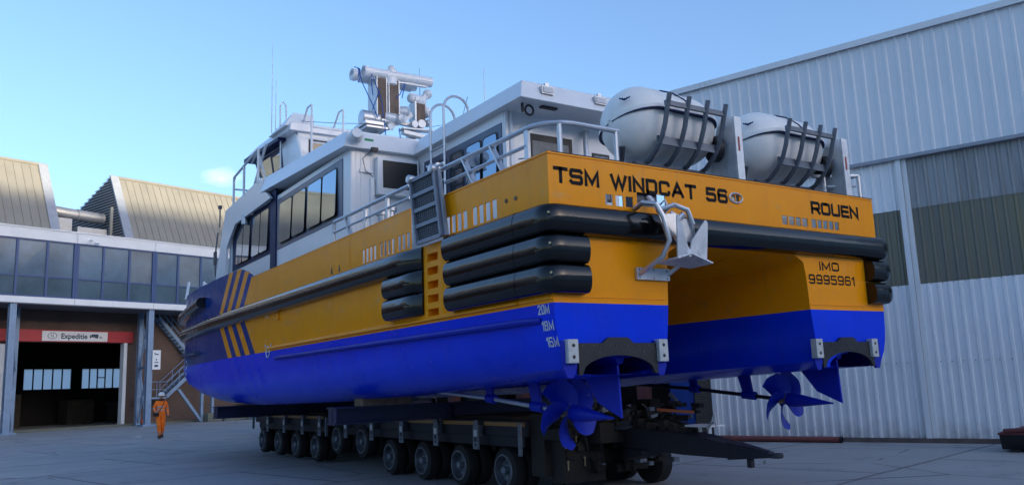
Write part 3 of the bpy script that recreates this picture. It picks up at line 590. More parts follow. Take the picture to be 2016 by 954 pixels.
# sheds behind
def shed(n0, n1, vergeside, label):
    s = thing('sawtooth_shed', label, 'shed', ((n0+n1)/2, 62, 13.4), 1)
    E, Rg, Bk = (54.9, 13.45), (58.0, 19.1), (74, 13.45)
    b = B(); k = int((n1-n0)/.55)
    sl = Vector((Rg[0]-E[0], Rg[1]-E[1])).normalized(); nr = (-sl.y, sl.x)
    b.add([(n0, *E), (n1, *E), (n1, *Rg), (n0, *Rg)], [(0, 1, 2, 3)])
    for i in range(k+1):
        x = n0+(n1-n0)*i/k
        b.hexa([(x-.02, E[0], E[1]), (x+.02, E[0], E[1]), (x+.02, E[0]+nr[0]*.045, E[1]+nr[1]*.045), (x-.02, E[0]+nr[0]*.045, E[1]+nr[1]*.045),
                (x-.02, Rg[0], Rg[1]), (x+.02, Rg[0], Rg[1]), (x+.02, Rg[0]+nr[0]*.045, Rg[1]+nr[1]*.045), (x-.02, Rg[0]+nr[0]*.045, Rg[1]+nr[1]*.045)])
    b.build('front_roof', ROOF, s, smooth=False)
    b = B(); b.add([(n0, *Rg), (n1, *Rg), (n1, *Bk), (n0, *Bk)], [(0, 1, 2, 3)]); b.build('rear_roof', ROOF, s, smooth=False)
    b = B(); b.tube([(n0-.05, Rg[0], Rg[1]+.03), (n1+.05, Rg[0], Rg[1]+.03)], .13, 8); b.build('ridge_cap', ROOF, s)
    for x, on in ((n0, 'l' in vergeside), (n1, 'r' in vergeside)):
        q = B(); q.add([(x, *E), (x, *Rg), (x, *Bk)], [(0, 1, 2)]); gb = q.build('gable', LOUVD, s, smooth=False)
        sg_ = -1 if x == n0 else 1
        q = B(); zz = 13.6
        while zz < 18.9:
            f = (zz-E[1])/(Rg[1]-E[1]); a = E[0]+(Rg[0]-E[0])*f+.12; c = Rg[0]+(Bk[0]-Rg[0])*(1-f)-.1
            if c > a: q.add([(x+sg_*.01, a, zz+.19), (x+sg_*.01, c, zz+.19), (x+sg_*.15, c, zz), (x+sg_*.15, a, zz)], [(0, 1, 2, 3)])
            zz += .22
        q.build('louvre_slats', LOUV, gb, smooth=False)
        if on:
            v = B(); x0, x1 = (x-.1, x+.55) if x == n0 else (x-.55, x+.1)
            v.hexa([(x0, E[0]-.06, E[1]), (x1, E[0]-.06, E[1]), (x1, E[0]+.1, E[1]), (x0, E[0]+.1, E[1]), (x0, Rg[0]-.1, Rg[1]+.12), (x1, Rg[0]-.1, Rg[1]+.12), (x1, Rg[0]+.05, Rg[1]+.05), (x0, Rg[0]+.05, Rg[1]+.05)])
            v.build('verge_trim', VERGE, s)
    return s
shed(21.95, 46, 'l', 'beige steel shed roof with louvred gable behind the boat wheelhouse')
shed(-2.0, 17.1, 'r', 'beige steel shed roof at the left edge of the photo')
shed(-26.5, -7.4, 'lr', 'beige steel shed roof beyond the left edge, mirrored in the cabin windows')
du = thing('roof_duct', 'grey ventilation duct and units between the two shed roofs', 'duct', (19.5, 58, 13.45), 1)
b = B(); b.tube([(17.0, 58.6, 16.0), (19.0, 58.3, 15.8), (21.6, 58.2, 15.7)], .42, 14); b.lathe((19.6, 58.25, 15.77), (1, 0, -.03), [(0, .48), (.12, .48)], 14); b.build('duct_pipe', DUCT, du)
b = B(); b.box(17.3, 18.8, 57, 59, 13.45, 15.2); b.box(19.0, 21.2, 56.6, 58.4, 13.45, 14.6); b.build('fan_housing', DUCT, du, bevel=.04)
b = B(); b.box(21.2, 21.4, 56.2, 56.4, 13.45, 16.3); b.build('mast_post', ROOF, du)
# unseen hall added behind the camera, placed and sized to shade the yard
sh = thing('sun_blocker', 'very tall unseen grey hall added behind the camera to shade the yard', 'building', (10, -170, 0), 1)
b = B(); b.box(-300, 300, -190, -150, 0, 45.6); b.build('blocker_walls', CLADL, sh)
b = B(); b.prism([(-190.3, 45.62), (-149.7, 45.62), (-170, 46)], 'x', -300, 300); b.build('blocker_roof', VERGE, sh)

# concrete blocks, pallets and litter
def cblock(n, h, w, hh, d, label, grp='mossy concrete blocks by the brick wall'):
    b = B(); b.prism([(n-w/2, 0), (n+w/2, 0), (n+w/2, hh*.85), (n+w/2-.08, hh), (n-w/2+.08, hh), (n-w/2, hh*.85)], 'y', h-d/2, h+d/2)
    o = b.build('concrete_block', CONB, bevel=.04); rebase(o, (n, h, 0), 1); tag(o, label, 'concrete block', grp)
cblock(28.1, 53.0, 1.2, .65, 1, 'low pale concrete footing at the foot of the twin posts'); cblock(29.8, 52.8, 2.0, .95, .9, 'wide mossy concrete block in the middle beneath the bow'); cblock(31.1, 52.8, 1.0, .95, .9, 'narrow mossy concrete block nearest the trailer')
for n_, h_, lb in ((32.6, 53.5, 'crate of brown timber on a pallet left of the trailer wheels'), (34.6, 53.8, 'crate of brown timber on a pallet behind the trailer')):
    p = thing('pallet_crate', lb, 'crate', (n_, h_, 0), 1, 'timber crates beside the trailer')
    b = B()
    for q in (-.6, 0, .6): b.box(n_+q-.06, n_+q+.06, h_-.5, h_+.5, 0, .12)
    for q in range(5): b.box(n_-.7, n_+.7, h_-.5+q*.21, h_-.38+q*.21, .12, .15)
    b.build('pallet', WOODP, p)
    b = B(); 
    for q in range(4): b.box(n_-.62, n_+.62, h_-.45, h_-.42, .16+q*.2, .34+q*.2)
    b.box(n_-.6, n_+.6, h_-.42, h_+.45, .16, .9); b.build('crate_boards', RUSTB, p)
# ================================================================ THE BOAT
BW = 6.78; CXB = 3.39
boat = thing('catamaran_workboat', 'orange and blue catamaran crew boat standing on a multi-axle trailer', 'boat', (CXB, 0, 1.65))
boat['_b'] = (CXB, 0, 0); boat.location = (CXB, 0, 0)
def interp(tab, y):
    if y <= tab[0][0]: return tab[0][1]
    for (a, u), (c, v) in zip(tab, tab[1:]):
        if y <= c:
            s = (y-a)/(c-a); return u+(v-u)*s
    return tab[-1][1]
X0 = [(0, 0), (15, 0), (16.5, .015), (18, .07), (20, .18), (21.5, .31), (22.5, .48), (23.2, .75), (23.7, 1.2), (24.0, 1.9), (24.1, 3.39)]
KZ = [(0, 2.03), (2.3, 1.95), (4.6, 1.86), (6.6, 1.79), (10, 1.70), (14, 1.66), (17.5, 1.74), (20, 1.95), (21.5, 2.15), (22.8, 2.32), (23.7, 2.6), (24.1, 2.9)]
XI = [(0, 1.90), (16, 1.90), (19, 1.75), (21.5, 1.5), (23, 1.15), (24.1, 1.0)]
def section(y):
    x = interp(X0, y); k = interp(KZ, y); xi = max(interp(XI, y), x+.02 if y > 22.5 else x+.3)
    q = min(1, max(0, (y-.0)/6)); zi = 2.92
    xk = min(x, .55)*.6
    S = [(x, 4.15), (x, 3.97), (x, 3.5), (x, 2.92)]
    lo = 2.92-k
    x_ = min(x, .75)
    S += [(x_+.02, 2.92-lo*.3), (x_+.05, 2.92-lo*.52), (x_+.11+.0*q, 2.92-lo*.72), (x_+.22+.08*q, 2.92-lo*.9), (x_+.36+.16*q, k+.02)]
    m = (x_+xi)/2
    xi_ = max(xi, x_+.5)
    S += [(x_+.62 if xi_-x_ > .9 else x_+.3, k), (xi_-.5 if xi_-x_ > .9 else xi_-.2, k), (xi_-.17, k+lo*.12), (xi_-.09, k+lo*.3), (xi_-.04, k+lo*.6), (xi_, 2.92), (xi_+.03, 3.45), (xi_+.07, 3.65), (xi_+.34, 3.80), (CXB, 3.82)]
    return S
ys = [0, .35, .8, 1.4, 2.0, 2.85, 3.38, 4.2, 5.2, 6.6, 8, 9.5, 11, 12.5, 14, 15, 16.5, 18, 19, 20, 20.8, 21.5, 22, 22.5, 22.9, 23.2, 23.5, 23.7, 23.85, 24.0, 24.1]
hb = B()
secs = [section(y) for y in ys]; ns_ = len(secs[0])
for side in (0, 1):
    vs = []
    for y, S in zip(ys, secs): vs += [((x if side == 0 else BW-x), y, z) for x, z in S]
    fs = []
    for i in range(len(ys)-1):
        for j in range(ns_-1):
            if side == 0 and abs(ys[i]-2.85) < .01 and j < 3: continue
            a = i*ns_+j; fs.append((a, a+1, a+ns_+1, a+ns_) if side == 0 else (a+ns_, a+ns_+1, a+1, a))
    hb.add(vs, fs)
    S = secs[0]
    for j in range(ns_-1):  # transom ring as strips down from the deck line is a single n-gon per hull
        pass
    base_ = [p for p in S if not (p[0] < 1.8 and p[1] < 2.06)]
    lead = [p for p in S if p[1] < 2.06 and p[0] < .5]
    a0, a1 = .33, 1.57; m_ = (a0+a1)/2
    arc_ = [(a0, 2.035)]+[(m_-(.62)*cos(pi*i/12), 2.035+.23*sin(pi*i/12)) for i in range(1, 12)]+[(a1, 2.035)]
    out_p = []; done = False
    for p in S:
        if p[1] < 2.06 and p[0] < 1.8:
            if not done: out_p.append((.27, 2.035)); out_p += arc_; out_p.append((1.62, 2.035)); done = True
            continue
        out_p.append(p)
    poly = [((x if side == 0 else BW-x), 0, z) for x, z in out_p] + [(CXB, 0, 4.15)]
    hb.add(poly, [tuple(range(len(poly)))])
hull = hb.build('hull', HULL, boat, ang=28)
md = hull.modifiers.new('tri', 'TRIANGULATE'); md.min_vertices = 5
# recessed boarding steps in the port side
b = B(); zs = [4.0-.215*i for i in range(5)]
b.holes('x', 0, .03, 2.85, 3.38, 2.92, 4.15, [(2.95, 3.30, z-.12, z) for z in zs])
for z in zs: b.add([(.03, 2.95, z-.12), (.03, 3.30, z-.12), (.03, 3.30, z), (.03, 2.95, z), (.17, 2.95, z-.12), (.17, 3.30, z-.12), (.17, 3.30, z), (.17, 2.95, z)], [(4, 5, 6, 7), (0, 1, 5, 4), (1, 2, 6, 5), (2, 3, 7, 6), (3, 0, 4, 7)])
b.build('boarding_steps', ORNG, boat, smooth=False)
# bulwarks with freeing ports
def ports(a, c, n, z0, z1, gap=.045):
    w = (c-a-gap*(n-1))/n; return [(a+i*(w+gap), a+i*(w+gap)+w, z0, z1) for i in range(n)]
T = .018
b = B(); b.holes('x', 0, T, 0, 2.76, 4.15, 4.80, ports(2.03, 2.67, 4, 4.20, 4.465)+ports(1.22, 1.88, 4, 4.20, 4.465)); b.box(-.012, T+.03, -.02, 2.76, 4.80, 4.825)
b.build('bulwark', HULL, boat, smooth=False)
b = B(); b.holes('x', T+.001, T+.006, 0.1, 2.74, 4.15, 4.79, ports(2.03, 2.67, 4, 4.20, 4.465)+ports(1.22, 1.88, 4, 4.20, 4.465)); b.holes('x', T+.001, T+.006, 3.88, 12.7, 4.15, 4.82, ports(3.9, 4.36, 3, 4.21, 4.465)+ports(4.48, 5.08, 4, 4.21, 4.465)+ports(5.23, 5.86, 4, 4.21, 4.465)); b.build('bulwark_lining', ALUP, boat, smooth=False)
b = B(); b.box(BW-T-.006, BW-T-.001, .1, 12.7, 4.15, 4.79); b.build('bulwark_lining', ALUP, boat, smooth=False)
b = B(); b.holes('x', 0, T, 3.86, 12.75, 4.15, 4.83, ports(3.9, 4.36, 3, 4.21, 4.465)+ports(4.48, 5.08, 4, 4.21, 4.465)+ports(5.23, 5.86, 4, 4.21, 4.465)); b.box(-.008, T+.02, 3.86, 12.75, 4.83, 4.85); b.box(-.006, -.001, 6.42, 6.45, 4.16, 4.83)
b.build('bulwark', HULL, boat, smooth=False)
b = B(); b.holes('x', BW-T, BW, 0, 12.75, 4.15, 4.80, ports(3.9, 4.5, 4, 4.21, 4.46)); b.build('bulwark', HULL, boat, smooth=False)
b = B(); b.holes('y', 0, T, T, BW-T, 4.15, 4.80, ports(.91, 1.39, 3, 4.215, 4.36)+[(1.46, 1.98, 4.25, 4.44), (3.315, 3.395, 4.485, 4.58), (3.405, 3.485, 4.485, 4.58)]+ports(4.41, 5.02, 4, 4.22, 4.355, .03)+ports(5.12, 5.81, 5, 4.22, 4.355, .03))
b.box(T, BW-T, -.012, T+.03, 4.80, 4.822); b.build('transom_bulwark', HULL, boat, smooth=False)
b = B(); b.box(0, BW, -.014, T+.035, 4.823, 4.835); b.build('rubbing_strip', BLACKP, boat)
b = B(); b.tube([(3.40+.135*cos(a)*(1.0), -.008, 4.532+.072*sin(a)) for a in [i*2*pi/20 for i in range(20)]], .014, 6, closed=True); b.build('fairlead_ring', ALU, boat)
b = B(); b.box(3.26, 3.6, .05, .06, 4.45, 4.62); b.build('fairlead_backing', ALUP, boat)
# raised bow bulwark following the curve
def bowpath(y0, n=34):
    P = []
    for i in range(n+1):
        y = y0+(24.1-y0)*(1-(1-i/n)**1.8); P.append((interp(X0, y), y))
    P[-1] = (CXB, 24.1); return P
bp_ = bowpath(12.75); 
for side in (0, 1):
    b = B(); vs = []; n = len(bp_)
    for x, y in bp_:
        zt = 4.84 if y < 12.8 else (5.2+.018*(y-13.7) if y > 13.7 else 4.84+(5.2-4.84)*(y-12.8)/.9)
        X = x if side == 0 else BW-x; s_ = 1 if side == 0 else -1
        vs += [(X, y, 4.15), (X, y, zt), (X+s_*.07, y-.02, zt), (X+s_*.07, y-.02, 4.15)]
    fs = []
    for i in range(n-1):
        for j in range(3): fs.append((4*i+j, 4*i+j+1, 4*i+j+5, 4*i+j+4))
    b.add(vs, fs); b.build('bow_bulwark', HULL, boat, ang=30)
b = B(); n = len(bp_); pts = [(x+.03, y) for x, y in bowpath(0.02)] ; pl = [(x, y) for x, y in pts]+[(BW-x, y) for x, y in pts[::-1]]
b.add([(x, y-.03, 4.12) for x, y in pl], [tuple(range(len(pl)))]); b.build('deck', ALUP, boat, smooth=False)
# inner deck clutter glimpsed through the ports
for q_ in ((.75, 1.25, 1.2, 2.5, 4.13, 4.45), (4.0, 6.2, .9, 1.6, 4.13, 4.6), (.8, 1.0, 4.2, 6.9, 4.13, 4.9)): b = B(); b.box(*q_); b.build('deck_locker', WHITE, boat, bevel=.02)
# rails on the hull side
b = B(); b.tube([(.02, .30, 2.715), (-.045, .62, 2.725), (-.045, 10.4, 2.74), (.01, 10.9, 2.74)], .042, 8); b.build('spray_rail', BLUE, boat)
b = B(); b.prism([(0, 2.955), (-.05, 2.965), (-.05, 2.985), (0, 3.03)], 'y', .75, 11.4); b.prism([(0, 2.955), (-.025, 2.965), (-.025, 2.985), (0, 3.03)], 'y', .02, .749); b.build('knuckle_strip', ORNG, boat)
b = B(); b.box(.02, BW-.02, -.012, -.001, 2.985, 3.0) if False else b.box(.05, 1.84, -.010, -.001, 2.99, 3.0); b.build('transom_weld_line', ORNG, boat); b = B(); b.box(4.90, BW-.05, -.010, -.001, 2.99, 3.0); b.build('transom_weld_line', ORNG, boat)
# fenders
def dfender(path, zc, h, depth, matl=FEND, endcap=True, taper=0):
    """path: list of (x,y,nx,ny) attach line with outward normal; half-round section"""
    K = 9; vs = []; fs = []; n = len(path)
    for i, (x, y, nx, ny) in enumerate(path):
        z_ = zc(y) if callable(zc) else zc
        for k in range(K):
            a = -pi/2+pi*k/(K-1); d = depth*max(0, cos(a))**.42; 
            if taper and i < 3: d *= (.25, .7, .95)[i]
            vs.append((x+nx*(d-.01), y+ny*(d-.01), z_+h/2*sin(a)*(1 if abs(sin(a)) > .99 else .985)))
    for i in range(n-1):
        for k in range(K-1): fs.append((i*K+k, i*K+k+1, (i+1)*K+k+1, (i+1)*K+k))
    fs += [tuple(range(K)), tuple(range((n-1)*K, n*K))]
    return vs, fs
def sidepath(y0, y1, n=10, side=0):
    P = []
    for i in range(n+1):
        y = y0+(y1-y0)*i/n; x = interp(X0, y); dx = (interp(X0, y+.05)-interp(X0, y-.05))/.1
        nx, ny = -1, dx; l = sqrt(nx*nx+ny*ny); nx, ny = nx/l, ny/l
        P.append((x, y, nx, ny) if side == 0 else (BW-x, y, -nx, ny))
    return P
def corner(side=0):
    P = []
    for i in range(7):
        a = pi/2*i/6; nx, ny = -cos(a), -sin(a)
        x, y = .06+.06*nx, .06+.06*ny
        P.append((x, y, nx, ny) if side == 0 else (BW-x, y, -nx, ny))
    return P
tr = lambda x0, x1, n=8: [(x0+(x1-x0)*i/n, 0, 0, -1) for i in range(n+1)]
def fend(paths, zc, h, d, taper=0):
    b = B()
    for p in paths: b.add(*dfender(p, zc, h, d, taper=taper))
    return b.build('fender', FEND, boat, ang=50)
fend([sidepath(2.50, .1, 6)+corner()+tr(.1, BW-.1)+corner(1)[::-1]+sidepath(.1, 2.55, 5, 1)], 3.955, .385, .20)
for zc in (3.58, 3.21):
    fend([sidepath(2.46, .1, 6)+corner()+tr(.1, .47, 3)], zc, .38, .20)
    fend([sidepath(2.82, .1, 6, 1)+corner(1)+[(BW-x, y, nx, ny) for x, y, nx, ny in tr(.1, .42, 3)]], zc, .36, .20)
fend([sidepath(3.42, 21.9, 60)], 3.965, .375, .22, taper=1)
for zc in (3.60, 3.24): fend([sidepath(3.42, 4.62, 8)], zc, .372, .20, taper=1)
fend([sidepath(3.42, 21.9, 30, 1)], 3.965, .37, .26)
bf = [(x, y) for x, y in bowpath(17.9)]
def bownorm(P):
    out_ = []
    for i, (x, y) in enumerate(P):
        a = P[max(0, i-1)]; c = P[min(len(P)-1, i+1)]; dx, dy = c[0]-a[0], c[1]-a[1]; l = sqrt(dx*dx+dy*dy); nx, ny = -dy/l, dx/l
        out_.append((x, y, nx, ny))
    return out_
bn = bownorm(bf); bn2 = bn+[(BW-x, y, -nx, ny) for x, y, nx, ny in bn[::-1][1:]]
fend([bn2], lambda y: 4.72-.035*(y-17.9), .32, .28)
# bands where the fender sheets overlap
b = B()
for y in (.62,):
    for zc, h in ((3.955, .385), (3.58, .372), (3.21, .372)):
        b.add(*dfender([(0, y-.04, -1, 0), (0, y+.04, -1, 0)], zc, h+.004, .205))
b.build('fender_band', FEND, boat, ang=50)
b = B()
for zc in (3.98, 3.60, 3.24): b.tube([(-.125, -.15, zc+.02), (-.14, -.165, zc+.02)], .016, 8)
b.build('fender_bolt', BRASS, boat)
# small hull fittings: breather cone, deck drains, holes, name-plate
b = B(); b.lathe((-.01, 10.62, 3.70), (0, 0, -1), [(-.09, .012), (0, .03), (.10, .085)], 12); b.build('drain_hood', ORNG, boat)
b = B()
for y, z in ((.74, 4.37), (.97, 4.38)): b.lathe((0, y, z), (-1, 0, 0), [(0, .03), (.012, .03)], 12)
b.build('hull_socket', RUSTB, boat)
b = B()
for y, z in ((7.35, 4.29), (6.95, 4.29)): b.prism([(y-.05, z-.07), (y+.05, z-.07), (y+.02, z+.07)], 'x', -.004, .01)
b.build('deck_scupper', BLACKP, boat)
# writing on the transom
b = B(); strokes(b, 'TSM WINDCAT 56', .08, 3.23, 4.43, .215, -.004, .050, .46); b.build('boat_name', BTXT, boat, smooth=False)
b = B(); strokes(b, 'ROUEN', 5.13, 6.36, 4.44, .21, -.004, .050, .40); b.build('home_port', BTXT, boat, smooth=False)
b = B(); strokes(b, 'IMO', 5.2, 5.69, 3.54, .14, -.004, .028, .42); strokes(b, '9995961', 4.91, 6.06, 3.32, .15, -.004, .026, .46); b.build('registration_number', BTXT, boat, smooth=False)
# draught marks on the port quarter
b = B()
for txt, z, y in (('20M', 2.79, .34), ('18M', 2.585, .29), ('16M', 2.385, .25)):
    q = B(); strokes(q, txt, 0, .245, 0, .122, 0, .019, .5); vv = []
    for v in q.v:
        zz = z+v[2]; lo = .89; S = [(0.0, 3.2), (0.0, 2.92), (.02, 2.92-lo*.3), (.05, 2.92-lo*.52), (.11, 2.92-lo*.72)]; x = 0
        for (xa, za), (xb_, zb) in zip(S, S[1:]):
            if zb <= zz <= za: x = xa+(xb_-xa)*(za-zz)/(za-zb)
        vv.append((x-.008, y-v[0], zz))
    b.add(vv, q.f)
b.build('draught_mark', WTXT, boat, smooth=False)
b = B(); b.tube([(-.012, 11.4+.13*cos(a), 2.91+.13*sin(a)) for a in [i*2*pi/20 for i in range(20)]], .014, 5, closed=True); b.box(-.016, -.006, 11.2, 11.6, 2.90, 2.92); b.box(-.016, -.006, 11.15, 11.2, 3.03, 3.09); b.box(-.016, -.006, 11.58, 11.63, 3.03, 3.09); b.build('load_line_mark', WTXT, boat)
b = B()
for i in range(4):
    y = 21.2+.02*i; b.box(interp(X0, y)-.016, interp(X0, y)-.004, y-.03, y+.03, 2.45+.2*i, 2.53+.2*i)
b.box(-.01, -.004, 11.42, 11.6, 3.72, 3.75); b.build('bow_draught_mark', WTXT, boat)
b = B(); b.prism([(18.6, 3.20), (20.6, 3.24), (20.6, 3.27), (18.6, 3.27)], 'x', -.06, .3); b.build('bow_step', DGREY, boat)
# stern gear under each hull
def arch(x0, x1, name='trim_plate'):
    b = B(); m = (x0+x1)/2; w = x1-x0; K = 14
    top = [(x0, 2.42), (m-.24*w/1.3, 2.42), (m-.17*w/1.3, 2.49), (m+.17*w/1.3, 2.49), (m+.24*w/1.3, 2.42), (x1, 2.42)]
    low = [(x1-.02, 2.03)]+[(m+(w/2-.05)*cos(pi*i/K), 2.03+.235*sin(pi*i/K)) for i in range(1, K)]+[(x0+.02, 2.03)]
    for i in range(K+1):
        pass
    # vertical strips between top line and arch
    xs = [x0+w*i/26 for i in range(27)]
    def zt(x): return interp(sorted(top), x)
    def zb(x):
        q = (x-m)/(w/2-.05); return 2.03+(.235*sqrt(max(0, 1-q*q)) if abs(q) < 1 else 0)
    for a, c in zip(xs, xs[1:]):
        b.add([(a, -.055, zb(a)), (c, -.055, zb(c)), (c, -.055, zt(c)), (a, -.055, zt(a)), (a, -.003, zb(a)), (c, -.003, zb(c)), (c, -.003, zt(c)), (a, -.003, zt(a))], [(0, 1, 2, 3), (0, 1, 5, 4), (3, 2, 6, 7)])
    a = xs[0]; c = xs[-1]
    for a in (xs[0], xs[-1]): b.add([(a, -.055, zb(a)), (a, -.055, zt(a)), (a, -.003, zt(a)), (a, -.003, zb(a))], [(0, 1, 2, 3)])
    o = b.build(name, BLACKP, boat, ang=20)
    q = B()
    for i in range(14):
        x = x0+.06+(w-.12)*i/13; z = 2.385 if i % 2 == 0 else max(zb(x)+.05, 2.3); q.lathe((x, -.055, z), (0, -1, 0), [(0, .012), (.008, .012)], 8)
    q.build('bolt_head', DALU, o)
arch(.30, 1.60); arch(5.0, 6.30)
for x in (.11, 1.59, 4.80, 6.20):
    b = B(); b.box(x, x+.155, -.11, -.002, 2.175, 2.465); a = b.build('anode_block', ZINC, boat, bevel=.008)
    q = B()
    for z in (2.25, 2.39): q.lathe((x+.078, -.11, z), (0, -1, 0), [(0, .022), (.004, .022)], 12)
    q.build('anode_bolt', BLACKP, a)
for s0, s1 in ((.06, .28), (1.56, 1.76), (4.80, 5.0), (6.28, 6.5)):
    b = B(); m = (s0+s1)/2; b.prism([(s0, 2.45), (s1, 2.45), (s1, 2.12), (m+.05, 2.0), (m-.03, 2.0), (s0+.02, 2.12)], 'y', -.001, -.04); b.build('transom_lip', BLUE, boat)
def blade(bb, hub, ang, R, ax, matl=None, hand=1):
    """one skewed propeller blade: a curved surface with thickness"""
    hub = Vector(hub); K, J = 15, 6; vs = []
    e = Vector((cos(ang), 0, sin(ang))); tt = Vector((-sin(ang), 0, cos(ang))); yv = Vector((0, 1, 0))
    for i in range(K+1):
        r = .06+(R-.06)*i/K; f = i/K; ch = R*(.28+1.05*f**.6*(1-f)**.36) if f < 1 else R*.10
        pitch = RAD(46-26*f); sk = RAD(30)*f*f*hand
        for side in (1, -1):
            for j in range(J+1):
                s = (j/J-.5)*ch; a = s*cos(pitch)/r if r > .1 else s*2; a = max(-.9, min(.9, a))+sk
                thick = .018*(1-f)*(1-(2*j/J-1)**2)+.004
                p = hub+(e*cos(a)+tt*sin(a))*r + yv*(s*sin(pitch)*hand+side*thick)
                vs.append(p)
    W2 = 2*(J+1); fs = []
    for i in range(K):
        for side in (0, 1):
            for j in range(J):
                a = i*W2+side*(J+1)+j; fs.append((a, a+1, a+W2+1, a+W2))
        for j in (0, J):
            a = i*W2+j; c = a+J+1; fs.append((a, c, c+W2, a+W2))
    for j in range(J): a = K*W2+j; fs.append((a, a+1, a+J+2, a+J+1))
    bb.add(vs, fs)
def sterngear(cx, hand, a0):
    hub = (cx, 1.32, 1.535)
    b = B(); b.tube([(cx, 1.2, 1.52), (cx, 1.95, 1.6), (cx, 3.4, 1.745), (cx, 5.0, 1.86), (cx, 8.2, 2.1)], .034, 10); b.build('propeller_shaft', ALU if cx < 3 else TRLB, boat)
    for yb, zb, w in ((3.35, 1.74, .09), (2.05, 1.61, .12)):
        b = B(); b.lathe((cx, yb-w*1.3, zb-.012), (0, 1, .09), [(0, .055), (.02, .075), (w*2.4, .075), (w*2.6, .05)], 14)
        k = interp(KZ, yb)+.05; b.hexa([(cx-.02, yb-w*.8, zb), (cx+.02, yb-w*.8, zb), (cx+.02, yb+w*.9, zb), (cx-.02, yb+w*.9, zb), (cx-.025, yb-w*.2, k+.08), (cx+.025, yb-w*.2, k+.08), (cx+.025, yb+w*2.2, k+.08), (cx-.025, yb+w*2.2, k+.08)])
        b.build('shaft_bracket', BLUE, boat)
    b = B(); b.lathe((cx, 1.42, 1.55), (0, -1, -.07), [(0, .085), (.22, .09), (.24, .09)], 18); b.k = 1; b.lathe((cx, 1.2, 1.53), (0, -1, -.07), [(0, .105), (.04, .115), (.25, .10), (.55, .055), (.78, .02), (.86, .012)], 20)
    pr = b.build('propeller_hub', [BRASS, BLUE], boat)
    for i in range(5):
        q = B(); blade(q, hub, a0+i*2*pi/5, .51, None, hand=hand); q.build('propeller_blade', PROPB, pr, ang=60)
    b = B(); ru = [(.2, 2.24, .012), (.17, 1.47, .006), (.62, 1.66, .02), (1.0, 2.12, .02), (.98, 2.24, .025)]
    b.prism([(y, z) for y, z, w in ru], 'x', cx-.018, cx+.018); b.box(cx-.2, cx+.2, .12, .5, 2.24, 2.30); b.prism([(-.02+cx-.02, 2.16), (cx+.04, 2.16), (cx+.09, 2.245), (cx-.09, 2.245)], 'y', .15, .6)
    b.build('rudder', BLUE, boat, bevel=.008)
sterngear(1.13, 1, RAD(244)); sterngear(5.68, 1, RAD(34))
# cradle pads and bilge details under the hull
b = B(); b.prism([(7.9, 1.78), (10.8, 1.70), (11.2, 1.95), (8.2, 2.0)], 'x', 1.0, 1.14); b.build('skeg', BLUE, boat)
# ---- superstructure
b = B(); b.box(.5, BW-.5, 7.6, 17.0, 4.13, 6.93); b.build('deckhouse', WHITE, boat, bevel=.03)
b = B(); b.box(2.05, BW-2.05, 4.1, 7.7, 4.13, 6.93); b.build('aft_cabin', WHITE, boat, bevel=.03)
b = B()   # roof slabs with sloped fascia
def roofslab(b, x0, x1, y0, y1, z0, z1, ins, zf0=None, zf1=None):
    zf0 = z0 if zf0 is None else zf0; zf1 = z1 if zf1 is None else zf1
    b.hexa([(x0, y0, z0), (x1, y0, z0), (x1, y1, zf0), (x0, y1, zf0), (x0+ins, y0+ins, z1), (x1-ins, y0+ins, z1), (x1-ins, y1, zf1), (x0+ins, y1, zf1)])
roofslab(b, .31, BW-.31, 7.45, 13.3, 6.90, 7.27, .10, 7.16, 7.57)
r1 = b.build('deckhouse_roof', WHITE, boat, bevel=.015)
b = B(); roofslab(b, 1.89, BW-1.89, 3.29, 7.46, 6.902, 7.275, .14); b.build('aft_cabin_roof', WHITE, boat, bevel=.015)
b = B(); b.box(.55, BW-.55, 13.3, 17.0, 6.94, 7.45); b.build('wheelhouse_deck', WHITE, boat, bevel=.02)
for X in (.34, BW-.42):
    b = B(); b.prism([(12.9, 7.10), (13.32, 7.2), (13.32, 7.58), (16.9, 7.38), (17.95, 5.35), (17.95, 5.1), (16.75, 5.1), (16.75, 6.2), (15.8, 6.78), (12.5, 6.86)], 'x', X, X+.08); b.build('wing_fin', WHITE, boat, bevel=.01)
# windows port side: surround panels, panes, pillar
b = B(); b.box(.485, .505, 8.0, 12.36, 5.50, 6.80); wp = b.build('window_surround', DGREY, boat, bevel=.004)
def pane(y0, y1, z0, z1, X, parent, glass=GLASS, r=.07):
    def rr(y0, y1, z0, z1, r):
        return [(y0+r, z0), (y1-r, z0), (y1-.3*r, z0+.3*r), (y1, z0+r), (y1, z1-r), (y1-.3*r, z1-.3*r), (y1-r, z1), (y0+r, z1), (y0+.3*r, z1-.3*r), (y0, z1-r), (y0, z0+r), (y0+.3*r, z0+.3*r)]
    q = B(); q.prism(rr(y0-.035, y1+.035, z0-.035, z1+.035, r), 'x', X-.006, X+.004); s = q.build('window_seal', BLACKP, boat if parent is None else parent, smooth=False)
    q = B(); q.prism(rr(y0, y1, z0, z1, r), 'x', X-.012, X-.002)
    if glass is GLASS: q.v = [(x-.045+(z-z0)*.038, y, z) for x, y, z in q.v]
    q.build('window_pane', glass, parent, smooth=False); return s
for y0, y1 in ((8.30, 9.10), (9.20, 10.05), (10.24, 11.10), (11.21, 12.10)): pane(y0, y1, 5.62, 6.64, .483, wp)
b = B(); b.box(.485, .505, 12.88, 16.55, 5.50, 6.86); wp2 = b.build('window_surround', DNAVY, boat, bevel=.004)
for y0, y1 in ((13.06, 13.72), (13.78, 14.45), (14.72, 15.35), (15.41, 16.0)): pane(y0, y1, 5.62, 6.72, .483, wp2)
b = B(); b.box(.46, .52, 12.42, 12.86, 5.0, 7.1); b.build('side_pillar', DNAVY, boat)
